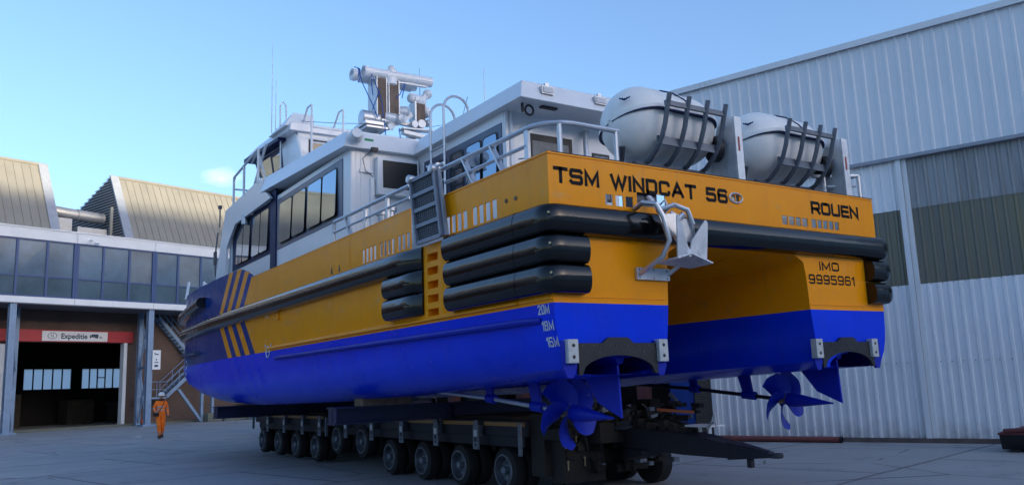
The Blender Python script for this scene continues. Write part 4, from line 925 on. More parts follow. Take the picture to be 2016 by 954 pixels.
b = B(); b.lathe((.38, 14.95, 6.62), (0, 0, 1), [(0, .09), (.26, .09), (.28, .05)], 12); b.beam((.42, 14.7, 6.86), (.42, 14.3, 6.80), .05, .05); b.build('side_lamp', ALU, boat)
# aft wall of deckhouse: screen cabinet, strips, sign, lamp
b = B(); b.box(1.03, 2.0, 7.42, 7.6, 5.95, 6.76); sc_ = b.build('screen_cabinet', WHITE, boat, bevel=.015)
b = B(); b.box(1.15, 1.95, 7.412, 7.421, 6.10, 6.69); b.build('dark_screen', BLACKP, sc_)
b = B()
for x in (.62, .72, .95): b.box(x, x+.035, 7.585, 7.602, 4.2, 6.88)
b.box(.70, .98, 7.55, 7.6, 6.42, 6.5); b.box(.92, 1.0, 7.52, 7.6, 5.2, 6.3); b.build('wall_trunking', WHITE, boat)
b = B(); b.box(.78, .98, 7.50, 7.515, 7.02, 7.14); b.box(1.62, 1.74, 7.585, 7.6, 4.98, 5.10); b.build('safety_sign', GRNM, boat)
b = B(); b.box(.9, 1.04, 7.40, 7.5, 6.86, 6.94); b.tube([(.92, 7.5, 6.88), (.74, 7.52, 6.7), (.80, 7.52, 6.45), (.98, 7.55, 6.34)], .008, 5); b.build('deck_floodlight', BLACKP, boat)
b = B(); b.lathe((.55, 7.42, 7.12), (-.3, -1, .1), [(0, .13), (.04, .15), (.08, .13), (.12, .14), (.16, .11), (.22, .10)], 20); b.build('horn_speaker', WHITE, boat)
# aft cabin windows
b = B(); b.box(2.035, 2.055, 4.17, 7.25, 5.35, 6.70); wp3 = b.build('window_surround', DGREY, boat, bevel=.004)
for y0, y1 in ((4.32, 4.78), (4.90, 5.42)): pane(y0, y1, 5.50, 6.54, 2.033, wp3)
for y0, y1 in ((5.60, 6.10), (6.30, 7.0)): pane(y0, y1, 5.50, 6.54, 2.033, wp3, DGLASS)
b = B(); b.box(2.60, 3.60, 4.085, 4.105, 5.2, 6.56); fr_ = b.build('rear_window_frame', BLACKP, boat, bevel=.01); b = B(); ribx = [2.68+i*.055 for i in range(15)]
for x in ribx: b.box(x, x+.03, 4.076, 4.084, 5.2, 6.40)  # ribs shape the reflected corrugated cladding into the pane
b.box(2.66, 3.5, 4.080, 4.086, 5.2, 6.42); b.build('rear_window_pane', WREFL, fr_, smooth=False)
b = B(); b.box(4.08, 4.52, 4.085, 4.105, 5.4, 6.36); fr_ = b.build('rear_window_frame', BLACKP, boat, bevel=.03); b = B(); b.box(4.13, 4.47, 4.078, 4.086, 5.45, 6.31); b.build('rear_window_pane', WREFL, fr_, smooth=False)
b = B(); b.tube([(2.2, 4.09, 4.2), (2.2, 4.09, 6.9)], .05, 8); b.box(2.06, 2.12, 4.06, 4.1, 4.2, 6.9); b.build('corner_pipe', WHITE, boat)
b = B(); b.tube([(3.78, 3.9, 5.0), (3.78, 3.9, 6.55), (3.84, 3.98, 6.7), (3.95, 4.05, 6.74)], .05, 10); b.lathe((3.62, 3.4, 4.2), (0, 0, 1), [(0, .15), (1.65, .15), (1.66, .2), (1.74, .22), (1.8, .16)], 16); b.build('vent_pipe', ALU, boat)
for x in (2.5, 3.72):
    b = B(); b.box(x-.13, x+.13, 3.30, 3.42, 7.05, 7.19); b.k = 1; b.box(x-.11, x+.11, 3.285, 3.299, 7.07, 7.17); b.k = 0; b.tube([(x, 3.4, 7.2), (x+.06, 3.5, 7.27)], .03, 6); b.box(x+.02, x+.10, 3.40, 3.48, 7.18, 7.30); b.build('work_light', [ALU, WTXT], boat)
b = B(); b.tube([(2.28+.09*cos(a), 3.6, 6.80+.09*sin(a)) for a in [i*2*pi/14 for i in range(14)]], .02, 6, closed=True); b.box(2.1, 2.14, 3.56, 3.6, 6.74, 6.9); b.box(2.50, 2.85, 3.5, 3.6, 6.87, 6.899); b.build('roof_lamp', BLACKP, boat)
b = B(); b.box(1.98, 2.02, 5.9, 6.05, 7.0, 7.08); b.build('red_notice', REDM, boat)
# wheelhouse
b = B(); b.hexa([(.95, 12.1, 7.3), (BW-.95, 12.1, 7.3), (BW-.95, 14.9, 7.3), (.95, 14.9, 7.3), (.9, 12.1, 8.6), (BW-.9, 12.1, 8.6), (BW-.9, 15.9, 8.8), (.9, 15.9, 8.8)]); b.build('wheelhouse', WHITE, boat, bevel=.02)
b = B(); b.hexa([(.66, 12.0, 8.58), (BW-.66, 12.0, 8.58), (BW-.66, 16.1, 8.80), (.66, 16.1, 8.80), (.70, 12.0, 8.80), (BW-.70, 12.0, 8.80), (BW-.95, 15.7, 9.16), (.95, 15.7, 9.16)]); wr = b.build('wheelhouse_roof', WHITE, boat, bevel=.02)
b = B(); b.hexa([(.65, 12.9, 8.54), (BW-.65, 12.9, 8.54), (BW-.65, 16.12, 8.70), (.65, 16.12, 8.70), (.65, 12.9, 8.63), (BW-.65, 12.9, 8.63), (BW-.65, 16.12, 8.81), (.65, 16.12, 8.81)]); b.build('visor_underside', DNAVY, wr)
b = B(); b.prism([(11.4, 7.45), (12.2, 8.6), (13.1, 9.05), (13.3, 8.7), (13.0, 7.5)], 'x', .86, .92); b.hexa([(.60, 12.2, 8.75), (1.4, 12.2, 8.75), (1.4, 13.6, 8.8), (.60, 13.6, 8.8), (.85, 12.3, 9.15), (1.4, 12.3, 9.15), (1.4, 13.3, 9.1), (.85, 13.3, 9.1)]); b.build('wheelhouse_wing', WHITE, boat, bevel=.01)
def quadpane(pts, X0_, name, m, par, t=.02):
    q = B(); q.add([(x, y, z) for x, y, z in pts]+[(x+t, y, z) for x, y, z in pts], [(0, 1, 2, 3), (4, 5, 6, 7), (0, 1, 5, 4), (1, 2, 6, 5), (2, 3, 7, 6), (3, 0, 4, 7)]); return q.build(name, m, par)
wf = quadpane([(.92, 13.2, 7.55), (.92, 14.85, 7.50), (.87, 15.75, 8.62), (.87, 13.3, 8.5)], 0, 'wheelhouse_window_frame', DNAVY, boat)
quadpane([(.915, 13.35, 7.68), (.915, 13.9, 7.68), (.875, 14.1, 8.38), (.875, 13.4, 8.36)], 0, 'window_pane', GLASS, wf); quadpane([(.91, 14.05, 7.68), (.91, 14.72, 7.66), (.862, 15.4, 8.5), (.862, 14.25, 8.45)], 0, 'window_pane', GLASS, wf)
b = B(); b.box(1.2, 1.95, 12.075, 12.099, 7.9, 8.42); fr_ = b.build('wheelhouse_rear_window', BLACKP, boat, bevel=.02); b = B(); b.box(1.25, 1.9, 12.067, 12.076, 7.95, 8.37); b.build('window_pane', DGLASS, fr_, smooth=False)
b = B(); b.box(1.2, 1.95, 12.075, 12.099, 7.5, 7.8); b.build('wheelhouse_rear_window', BLACKP, boat)
b = B(); b.tube([(.95, 12.0, 8.0), (.95, 12.0, 9.0)], .015, 6)
b.v = []; b.f = []; b.m = []
for x in (1.1, 1.95):
    b.tube([(x, 11.6, 7.5), (x, 11.6, 9.2), (x, 11.9, 9.2), (x, 12.3, 8.85)], .028, 6)
for z in (7.8, 8.2, 8.6): b.tube([(1.1, 11.6, z), (1.95, 11.6, z)], .02, 6)
b.build('roof_ladder', WHITE, boat)
b = B(); b.tube([(.70, 12.9, 8.8), (.70, 12.9, 9.5), (.78, 12.9, 9.62), (.86, 12.9, 9.5), (.86, 12.9, 8.9)], .022, 6); b.tube([(.75, 13.0, 8.85), (.75, 13.0, 7.6)], .02, 6); b.tube([(.55, 13.6, 8.6), (.5, 14.2, 7.9), (.45, 14.4, 7.5)], .04, 6); b.tube([(.45, 14.6, 8.3), (.45, 14.0, 8.5), (.5, 13.4, 7.5)], .035, 6); b.build('grab_rails', WHITE, boat)
for x, y in ((.66, 13.5), (.72, 13.35)):
    b = B(); z1 = 11.5 if y > 13.4 else 10.4
    b.tube([(x, y, 8.9), (x, y, z1)], [.016, .006], 6); b.build('whip_antenna', WHITE, boat)
b = B()
Ph = [(.31, 16.0, 8.22), (.31, 13.9, 8.42)]
b.tube([(.37, 16.03, 8.17), (.34, 15.95, 8.2), (.34, 13.6, 8.45)], .035, 8); b.tube([(.34, 16.0, 7.85), (2.6, 16.0, 7.85)], .028, 8); b.tube([(.34, 16.0, 7.4), (.34, 16.0, 8.2)], .035, 8); b.tube([(.34, 14.95, 7.45), (.34, 14.95, 8.32)], .035, 8); b.tube([(.34, 13.6, 7.5), (.34, 13.6, 8.45)], .035, 8)
b.build('upper_deck_rail', WHITE, boat)
b = B(); b.tube([(.36, 17.6, 7.0), (.36, 17.6, 7.6)], .02, 6); b.lathe((.36, 17.6, 7.58), (0, 0, 1), [(0, .06), (.1, .06)], 10); b.build('bow_light_pole', DALU, boat)
b = B(); b.tube([(.34, 17.9, 5.5), (.34, 18.0, 6.2), (.40, 17.95, 6.9)], .025, 6); b.box(.30, .36, 17.85, 18.05, 5.9, 6.3); b.build('bow_rope_reel', DALU, boat)
b = B()
for k in range(2):
    for dx in (0, .55): b.tube([(1.2+k*1.1+dx, 23.3, 5.3), (1.35+k*1.1+dx, 23.7, 6.1)], .045, 6)
    for i in range(4): b.tube([(1.2+k*1.1+.04*i, 23.3+.1*i, 5.4+.2*i), (1.75+k*1.1+.04*i, 23.3+.1*i, 5.4+.2*i)], .045, 6)
b.tube([(.5, 22.6, 5.3), (.62, 22.8, 5.95)], .05, 6)
b.build('bow_boarding_frame', WHITE, boat)
# ---- folded mast on the wheelhouse roof
MY = 12.4
b = B(); b.box(2.8, 3.45, MY-.35, MY+.35, 8.98, 9.05); b.tube([(2.95, MY, 8.7), (2.95, MY, 9.0)], .05, 8); b.tube([(3.25, MY, 8.7), (3.25, MY, 9.0)], .05, 8)
b.lathe((2.74, MY-.1, 9.30), (1, 0, -.02), [(0, .19), (.01, .22), (.5, .22), (.55, .18)], 18); b.box(2.74, 3.3, MY-.4, MY+.4, 9.06, 9.16); b.lathe((2.9, MY-.1, 9.28), (1, -.15, -.03), [(0, .2), (.35, .2), (.36, .12), (.7, .12)], 14)
mast = b.build('mast_base', ALU, boat, bevel=.01)
b = B()
for x0, x1 in ((3.16, 3.42), (3.52, 3.80)):
    b.box(x0-.03, x0, MY-.3, MY+.3, 9.3, 10.5); b.box(x1, x1+.03, MY-.3, MY+.3, 9.3, 10.5)
b.k = 1
for x0, x1 in ((3.16, 3.42), (3.52, 3.80)): b.box(x0, x1, MY-.29, MY+.29, 9.32, 10.45)
b.build('radar_pedestal', [ALUP, RUSTB], mast)
def radar(x0, z0, x1, z1, y):
    q = B(); d = (Vector((x1, 0, z1))-Vector((x0, 0, z0))).normalized(); q.tube([(x0, y, z0), (x1, y, z1)], .15, 14); q.tube([(x0, y, z0), (x0+.12*d.x, y, z0+.12*d.z)], .175, 14)
    q.beam((x0+.2, y, z0-.16), (x1-.15, y, z1-.16), .1, .05); return q
q = radar(2.58, 10.60, 4.55, 10.58, MY+.15); q.lathe((3.25, MY+.15, 10.68), (0, 0, 1), [(0, .15), (.08, .15), (.1, .08), (.2, .07)], 12); ra = q.build('radar_scanner', WHITE, mast)
q = radar(2.80, 10.62, 4.90, 10.66, MY-.15); q.lathe((3.65, MY-.15, 10.7), (0, 0, 1), [(0, .16), (.1, .16), (.12, .08), (.2, .1), (.24, .05)], 12); q.lathe((3.62, MY-.15, 10.55), (0, 0, -1), [(0, .2), (.2, .2), (.26, .1)], 14); q.lathe((3.25, MY+.1, 10.5), (0, 0, -1), [(0, .18), (.12, .18), (.16, .1)], 14); q.build('radar_scanner', WHITE, mast)
q = B(); q.tube([(4.40, MY, 10.10), (4.60, MY, 10.08)], .17, 12)
for e in ((4.36, 10.14, .15), (4.86, 10.34, .14), (4.82, 9.80, .14), (4.6, 10.05, .2)):
    q.lathe((e[0], MY-e[2], e[1]), (0, 1, 0), [(e[2]*(1-cos(a)), e[2]*sin(a)) for a in [i*pi/10 for i in range(11)]], 14)
q.tube([(4.6, MY, 10.05), (4.84, MY, 10.33)], .1, 10); q.tube([(4.6, MY, 10.05), (4.80, MY, 9.82)], .12, 10); q.build('satellite_domes', WHITE, mast)
q = B(); q.box(4.35, 4.40, MY-.2, MY+.2, 9.35, 10.0); q.k = 1; q.box(4.40, 4.68, MY-.19, MY+.19, 9.36, 9.95); q.build('dome_pedestal', [ALUP, RUSTB], mast)
q = B(); q.lathe((3.80, MY, 9.66), (1, -.2, -.05), [(0, .08), (.08, .16), (.35, .19), (.42, .12)], 16); q.lathe((3.4, MY-.2, 9.38), (1, -.2, -.1), [(0, .14), (.3, .15), (.32, .08)], 14); q.lathe((3.75, MY-.25, 9.35), (.4, -1, -.1), [(0, .13), (.2, .13), (.22, .09)], 14); q.lathe((4.3, MY-.1, 9.28), (0, -1, 0), [(0, .10), (.1, .11), (.2, .1)], 14); q.lathe((4.52, MY-.1, 9.32), (0, -1, 0), [(0, .12), (.1, .13), (.2, .12)], 14); q.lathe((4.75, MY-.1, 9.40), (.2, -1, 0), [(0, .10), (.1, .11), (.2, .08)], 14); q.lathe((4.72, MY-.1, 9.62), (.2, -1, 0), [(0, .06), (.1, .07), (.2, .05)], 14); q.build('search_lights', ALUP, mast)
q = B(); q.beam((3.45, MY-.3, 9.05), (4.30, MY-.1, 9.62), .08, .16); q.beam((3.9, MY-.2, 9.10), (4.85, MY-.2, 9.16), .3, .04); q.beam((3.95, MY-.2, 9.02), (4.7, MY-.2, 8.95), .2, .1); q.beam((3.9, MY, 9.35), (4.35, MY, 9.33), .12, .1); q.tube([(3.05, MY-.1, 9.12), (3.7, MY-.1, 9.1)], .03, 6); q.box(4.2, 4.42, MY-.1, MY+.1, 8.72, 9.05); q.build('folded_yard', ALUP, mast)
q = B(); q.tube([(4.62, MY, 10.1), (4.62, MY, 11.1)], [.012, .005], 5); q.build('aerial', DALU, mast)
q = B()
for P in ([(2.62, MY-.2, 10.68), (2.72, MY-.3, 10.2), (3.02, MY-.35, 9.55), (3.1, MY-.4, 9.25)], [(3.02, MY-.25, 10.7), (2.98, MY-.3, 10.2), (3.0, MY-.35, 9.9)], [(2.63, MY-.32, 10.6), (2.63, MY-.33, 10.35), (2.58, MY-.33, 10.2)], [(3.02, MY-.3, 10.45), (3.25, MY-.36, 9.8), (3.3, MY-.36, 9.3)], [(3.2, MY-.36, 10.1), (3.0, MY-.3, 9.5)], [(4.0, MY-.3, 10.42), (3.85, MY-.3, 10.1), (3.72, MY-.3, 9.95)], [(4.0, MY-.3, 10.42), (3.9, MY-.3, 9.98)], [(3.3, MY-.4, 9.2), (3.33, MY-.42, 8.8)], [(3.75, MY-.4, 9.05), (3.78, MY-.42, 8.72)], [(2.6, MY-.02, 10.76), (2.62, MY-.3, 10.62), (2.68, MY-.1, 10.45)]):
    q.tube(P, .014, 5)
q.build('lashing_rope', ROPE, mast)
q = B(); q.tube([(1.0, 12.05, 8.86), (2.0, 12.05, 8.95), (2.85, 12.1, 9.08)], .008, 5); q.tube([(4.85, 12.2, 9.3), (4.0, 9.0, 8.4), (2.3, 5.8, 7.75)], .007, 5); q.build('stay_wire', DALU, mast)
# roof access ladder beside the aft cabin
b = B(); 
for y in (6.45, 5.88):
    P = [(1.78, y, 4.6), (1.78, y, 7.25)]+[(1.78+.29*(1-cos(a)), y, 7.45+.3*sin(a)) for a in [i*pi/10 for i in range(11)]]+[(2.36, y, 7.28)]
    b.tube(P, .027, 8)
for z in (5.3, 5.65, 6.0, 6.35, 6.7): b.tube([(1.78, 6.45, z), (1.78, 5.88, z)], .02, 6)
b.build('hooped_ladder', ALU, boat)
b = B(); b.tube([(2.4, 5.3, 7.25), (2.4, 5.3, 8.2)], [.014, .006], 5); b.build('whip_antenna', WHITE, boat)
# guard rails
def arc(c, r, a0, a1, z, n=6): return [(c[0]+r*cos(a0+(a1-a0)*i/n), c[1]+r*sin(a0+(a1-a0)*i/n), z) for i in range(n+1)]
b = B()
b.tube([(.06, 2.95, 5.28), (.06, .5, 5.27)]+arc((.5, .5), .44, pi, 1.5*pi, 5.27)+[(1.24, .06, 5.27)], .036, 10)
b.tube([(.06, 2.75, 5.04), (.06, .52, 5.04)], .028, 8)
b.box(.04, .08, .47, .56, 4.82, 5.26); b.tube([(.28, .09, 4.82), (.28, .09, 5.24)], .035, 8); b.tube([(1.2, .06, 4.82), (1.2, .06, 5.26)], .035, 8)
b.beam((.06, 2.18, 5.26), (.06, 1.88, 4.82), .03, .09, (1, 0, 0)); b.beam((.06, 1.40, 5.26), (.06, 1.10, 4.82), .03, .09, (1, 0, 0)); b.build('aft_rail', ALU, boat)
b = B(); b.tube([(5.95, .5, 5.25), (6.62, .12, 5.25), (6.68, 1.4, 5.25), (6.68, 3, 5.25)], .034, 8); b.tube([(6.62, .1, 4.82), (6.62, .1, 5.24)], .034, 8); b.tube([(6.1, .35, 5.05), (6.55, .12, 5.06)], .026, 8); b.tube([(6.1, .4, 4.82), (6.1, .4, 5.24)], .03, 8); b.build('aft_rail', ALU, boat)
b = B(); b.tube([(.06, 3.98, 5.27), (.06, 7.36, 5.27), (.06, 7.4, 5.2), (.06, 7.4, 4.85)], .036, 10); b.tube([(.06, 3.98, 5.06), (.06, 7.4, 5.06)], .026, 8)
for y in (5.83, 4.87): b.box(.04, .08, y-.045, y+.045, 4.85, 5.26)
b.beam((.06, 6.78, 5.26), (.06, 6.5, 4.85), .03, .08, (1, 0, 0)); b.build('side_rail', ALU, boat)
b = B()
for y in (5.35, 5.75): b.lathe((.35, y, 4.2), (0, 0, 1), [(0, .075), (.92, .075), (.92, .11), (.98, .11)], 14)
b.build('mooring_bollard', ALU, boat)
b = B(); b.lathe((1.3, 1.35, 4.5), (0, 0, 1), [(0, .12), (.45, .12), (.46, .17), (.56, .15)], 14); b.tube([(.4, .9, 4.8), (.5, 1.0, 5.05), (.45, 1.3, 5.1)], .012, 5); b.build('deck_vent', ALU, boat)
# raft cradles (bolted to the aft deck)
RX = (0, 2.62)
def cradle(dx):
    bars = B(); RY, RZ, RR = .78, 5.67, .66
    for x in (2.21, 2.60, 2.98, 3.36):
        P = [(x+dx, y, z) for y, z in ((.0, 5.97), (.07, 5.76), (.13, 5.56), (.21, 5.38), (.33, 5.22), (.50, 5.09), (.72, 5.03), (1.0, 5.06))]
        bars.tube(P, .036, 8)
    bars.beam((2.17+dx, .06, 5.83), (3.40+dx, .06, 5.83), .05, .07); bars.beam((2.17+dx, .27, 5.34), (3.40+dx, .27, 5.34), .03, .12)
    c = bars.build('raft_cradle', CRAD, boat)
    q = B(); q.tube([(1.85+dx, RY-.1, 5.30), (1.9+dx, RY, 5.08), (2.05+dx, RY+.1, 4.95)], .05, 8)
    for x in (2.05, 3.36): q.beam((x+dx, RY-.25, 4.84), (x+dx, RY-.1, 5.08), .06, .06); q.beam((x+dx, RY+.3, 4.84), (x+dx, RY+.1, 5.08), .06, .06)
    q.beam((2.0+dx, RY-.25, 4.90), (3.4+dx, RY-.25, 4.90), .05, .05); q.beam((2.0+dx, RY-.2, 5.03), (3.4+dx, RY-.2, 5.03), .07, .06); q.beam((2.0+dx, RY+.25, 4.90), (3.4+dx, RY+.25, 4.90), .05, .05); q.box(2.02+dx, 3.38+dx, .1, .16, 4.82, 4.86); q.build('cradle_base', DALU, c)
    q = B(); X = 3.60+dx
    q.prism([(.12, 4.80), (.12, 5.84), (.34, 5.93), (.70, 5.15), (.95, 4.80)], 'x', X, X+.02); q.box(X-.02, X+.13, .06, .10, 4.80, 5.84); pl = q.build('side_plate', ALUP, c)
    q = B(); q.box(X+.03, X+.055, .05, .059, 5.30, 5.52); q.box(X+.131, X+.15, .07, .09, 5.45, 5.6); q.build('red_marker', REDM, pl)
cradle(0); cradle(2.62)
def raft(dx, label):
    t = thing('life_raft', label, 'life raft', (2.65+dx, .8, 5.07), 0, 'white life raft canisters on the stern')
    cx0, cx1, cy, cz, R = 1.75+dx, 3.57+dx, .80, 5.71, .57
    def prof(x):
        e = .50
        if x < cx0+e: q = (cx0+e-x)/e; return max(.02, sqrt(max(0, 1-q*q)))
        if x > cx1-.42: q = (x-(cx1-.42))/.42; return .97*max(.02, sqrt(max(0, 1-q*q*.6)))
        return 1.0 if x < cx0+.58 else .97
    xs = [cx0, cx0+.02, cx0+.06, cx0+.12, cx0+.2, cx0+.3, cx0+.4, cx0+.5, cx0+.62, cx0+.64, cx0+.74, cx0+.76, cx0+1.0, cx0+1.02, cx0+1.12, cx0+1.14, cx0+1.4, cx1-.42, cx1-.3, cx1-.2, cx1-.1, cx1-.04, cx1]
    ridge = {cx0+.64: 1, cx0+.74: 1, cx0+1.02: 1, cx0+1.12: 1}
    tilt = RAD(-12)
    def shell(a0, a1, k):
        q = B(); vs = []; n = 15
        for x in xs:
            r = R*prof(x)*(1.03 if x in ridge else 1.0)
            for i in range(n+1):
                a = a0+(a1-a0)*i/n+tilt; vs.append((x, cy+r*cos(a)*k, cz+r*sin(a)*k))
        fs = []
        for i in range(len(xs)-1):
            for j in range(n): fs.append((i*(n+1)+j, i*(n+1)+j+1, (i+1)*(n+1)+j+1, (i+1)*(n+1)+j))
        fs.append(tuple(range((len(xs)-1)*(n+1), len(xs)*(n+1)))); q.add(vs, fs); return q
    shell(0, pi, 1.012).build('canister_lid', CREAM, t, ang=50); shell(pi, 2*pi, .985).build('canister_tub', CREAM, t, ang=50)
    for zz, m, nm, th in ((.0, CREAM, 'seam_flange', .05), (-.034, DNAVY, 'seam_gasket', .018)):
        q = B(); P = []; Q = []
        for x in xs:
            r = R*prof(x)*1.06+.03
            for S_, s in ((P, 1), (Q, -1)): S_.append((x, cy+s*r*cos(tilt), cz+s*r*sin(tilt)+zz))
        loop = P+Q[::-1]; vs = [(x, y, z-th/2) for x, y, z in loop]+[(x, y, z+th/2) for x, y, z in loop]; n = len(loop)
        inner = [(x, cy+(y-cy)*.9, cz+(z-cz)*.9) for x, y, z in loop]; vs += [(x, y, z-th/2) for x, y, z in inner]+[(x, y, z+th/2) for x, y, z in inner]
        fs = []
        for i in range(n-1):
            j = i+1; fs += [(i, j, n+j, n+i), (n+i, n+j, 3*n+j, 3*n+i), (i, j, 2*n+j, 2*n+i)]
        q.add(vs, fs); q.build(nm, m, t)
    q = B(); q.tube([(cx0+.9, cy-.15, cz+.565), (cx0+.97, cy-.33, cz+.485), (cx0+1.08, cy-.47, cz+.35), (cx0+1.15, cy-.56, cz+.2)], .012, 6); q.build('release_cord', DNAVY, t)
    # dark blue bird-like emblem on the dome, facing the port quarter
    q = B(); r_ = Vector((-.76, -.50, .415)).normalized(); ex = Vector((0, 0, 1)).cross(r_).normalized(); ez = r_.cross(ex)
    C1 = Vector((cx0+.5, cy, cz))+r_*.575
    for s in (-1, 1):
        pts = [(0, -.035), (s*.085, .015), (s*.08, .045), (s*.045, .02), (s*.04, .04), (s*.015, .012), (0, .02)]
        q.add([C1+ex*x+ez*z+r_*.022 for x, z in pts], [tuple(range(7))])
    q.build('emblem', DNAVY, t, smooth=False)
    q = B(); q.lathe((cx1-.10, cy-.34, cz-.30), (1, -.3, 0), [(0, .2), (.12, .2), (.14, .15), (.04, .13)], 18); q.build('end_ring', BLACKP, t)
    return t
raft(0, 'white life raft canister above the words on the stern, nearer the cabin'); raft(2.62, 'white life raft canister above the home port name at the starboard corner')
# gangway gate hung on the port side
gw = thing('boarding_gangway', 'folded aluminium gangway with tread plates hung on the port side', 'gangway', (-.15, 3.1, 4.17))
b = B()
def gp(u, v, x=-.13): return (x, 2.56+.80*u+.20*v, 4.17+1.06*v)     # u across, v up; leans forward going up
for u in (0, 1): b.beam(gp(u, 0), gp(u, 1), .05, .07, (1, 0, 0))
for v in (.01, .26, .5, .74, .99): b.beam(gp(0, v), gp(1, v), .06, .045, (1, 0, 0))
b.beam(gp(-.12, -.01, -.1), gp(-.10, 1.0, -.1), .05, .05, (1, 0, 0)); b.build('gangway_frame', mat('dull_gangway_metal', (.22, .25, .3), .45, .35, vary=.15, vscale=6), gw)
for v in (.01, .26, .5, .74):
    A, C, D, E = gp(.03, v+.02, -.11), gp(.97, v+.02, -.11), gp(.97, v+.23, -.11), gp(.03, v+.23, -.11); b = B(); b.add([A, C, D, E], [(0, 1, 2, 3)])
    b.k = 1
    for i in range(11):
        for j in range(6):
            y0 = gp(.06+.083*i, v+.035+.033*j, -.118); b.box(-.122, -.112, y0[1]-.018, y0[1]+.018, y0[2]-.007, y0[2]+.007)
    b.build('tread_plate', [BLACKP, LABEL], gw, smooth=False)
for u in (.98, .03): p = gp(u, 1.0); b = B(); b.lathe((-.12, p[1]+.02, p[2]+.02), (-1, 0, 0), [(-.06, .065), (0, .075), (.06, .075), (.08, .05)], 14); b.build('roller', ALU, gw)
b = B(); b.beam((-.05, 2.80, 4.25), (-.05, 2.80, 5.35), .06, .06); b.beam((-.05, 2.90, 4.3), (-.05, 2.92, 5.3), .05, .05); b.tube([(-.05, 2.6, 5.3), (-.1, 2.9, 5.28), (-.08, 3.1, 5.36)], .02, 6); b.build('hinge_post', ALU, gw)
# ================================================================ ANCHOR
an = thing('stern_anchor', 'grey plough shaped steel anchor stowed in its bracket on the transom', 'anchor', (1.75, -.45, 3.38))
b = B()   # two fluke plates spreading to pointed tips (seen from aft) and base wings
def plate(bb, P, th, nrm):
    P = [Vector(p) for p in P]; nrm = Vector(nrm).normalized()*th; n = len(P)
    bb.add([tuple(p) for p in P]+[tuple(p+nrm) for p in P], [tuple(range(n)), tuple(range(n, 2*n))]+[(i, (i+1) % n, n+(i+1) % n, n+i) for i in range(n)])
plate(b, [(1.60, -.55, 3.46), (1.57, -.62, 4.02), (1.60, -.62, 4.03), (1.83, -.5, 3.70), (1.87, -.5, 3.53)], .025, (0, 1, 0))
plate(b, [(2.12, -.55, 3.42), (2.12, -.62, 3.95), (2.08, -.62, 3.99), (1.92, -.5, 3.72), (1.87, -.5, 3.53)], .025, (0, 1, 0))
b.build('fluke', ALUP, an, bevel=.004)
b = B(); plate(b, [(1.54, -.62, 3.45), (1.85, -.56, 3.53), (2.16, -.62, 3.41), (2.16, -.2, 3.40), (1.85, -.15, 3.52), (1.54, -.2, 3.44)], .02, (0, 0, 1)); b.build('base_wing', ALUP, an, bevel=.003)
b = B(); b.beam((1.86, -.52, 3.50), (1.62, -.28, 4.10), .05, .10, (1, 0, 0)); b.beam((1.62, -.28, 4.10), (1.63, -.05, 4.38), .04, .07, (1, 0, 0)); b.build('shank', ALUP, an, bevel=.004)
b = B(); b.tube([(1.60, -.30, 4.05), (1.68, -.35, 4.15), (1.66, -.32, 4.28), (1.59, -.27, 4.2), (1.60, -.30, 4.05)], .02, 6); b.build('shackle', ALU, an)
# bracket belongs to the boat
b = B()
b.tube([(1.40, -.02, 4.20), (1.30, -.28, 4.22), (1.38, -.45, 4.18), (1.44, -.5, 4.0), (1.50, -.52, 3.70), (1.46, -.42, 3.50), (1.38, -.12, 3.34), (1.40, -.02, 3.32)], .035, 8)
b.tube([(1.52, -.30, 4.12), (1.72, -.42, 4.20), (1.92, -.46, 4.14), (1.98, -.46, 4.0), (2.0, -.46, 3.95)], .035, 8)
b.tube([(1.98, -.46, 3.98), (2.06, -.4, 3.70), (1.98, -.2, 3.45), (1.88, -.02, 3.31)], .03, 8)
plate(b, [(1.48, -.38, 4.06), (1.72, -.45, 4.08), (1.76, -.45, 3.8), (1.56, -.42, 3.75)], .02, (0, 1, 0)); plate(b, [(1.78, -.40, 4.05), (1.96, -.44, 4.02), (2.04, -.44, 3.72), (1.86, -.40, 3.72)], .02, (0, 1, 0))
b.tube([(1.7, -.35, 4.1), (1.8, -.4, 4.02), (1.88, -.42, 4.08)], .05, 8)
brk = b.build('anchor_bracket', ALU, boat)
b = B(); b.box(1.34, 1.92, -.05, -.003, 3.245, 3.405); 
b.k = 1
for x in (1.38, 1.63, 1.87):
    for z in (3.27, 3.38): b.lathe((x, -.05, z), (0, -1, 0), [(0, .012), (.006, .012)], 8)
b.build('bracket_plate', [ALU, BLACKP], brk, bevel=.004)
b = B(); b.box(1.50, 1.88, .06, .30, 4.13, 4.78); b.tube([(1.55, .1, 4.3), (1.7, .06, 4.36), (1.62, .1, 4.42)], .03, 8); b.build('anchor_winch', DALU, boat)

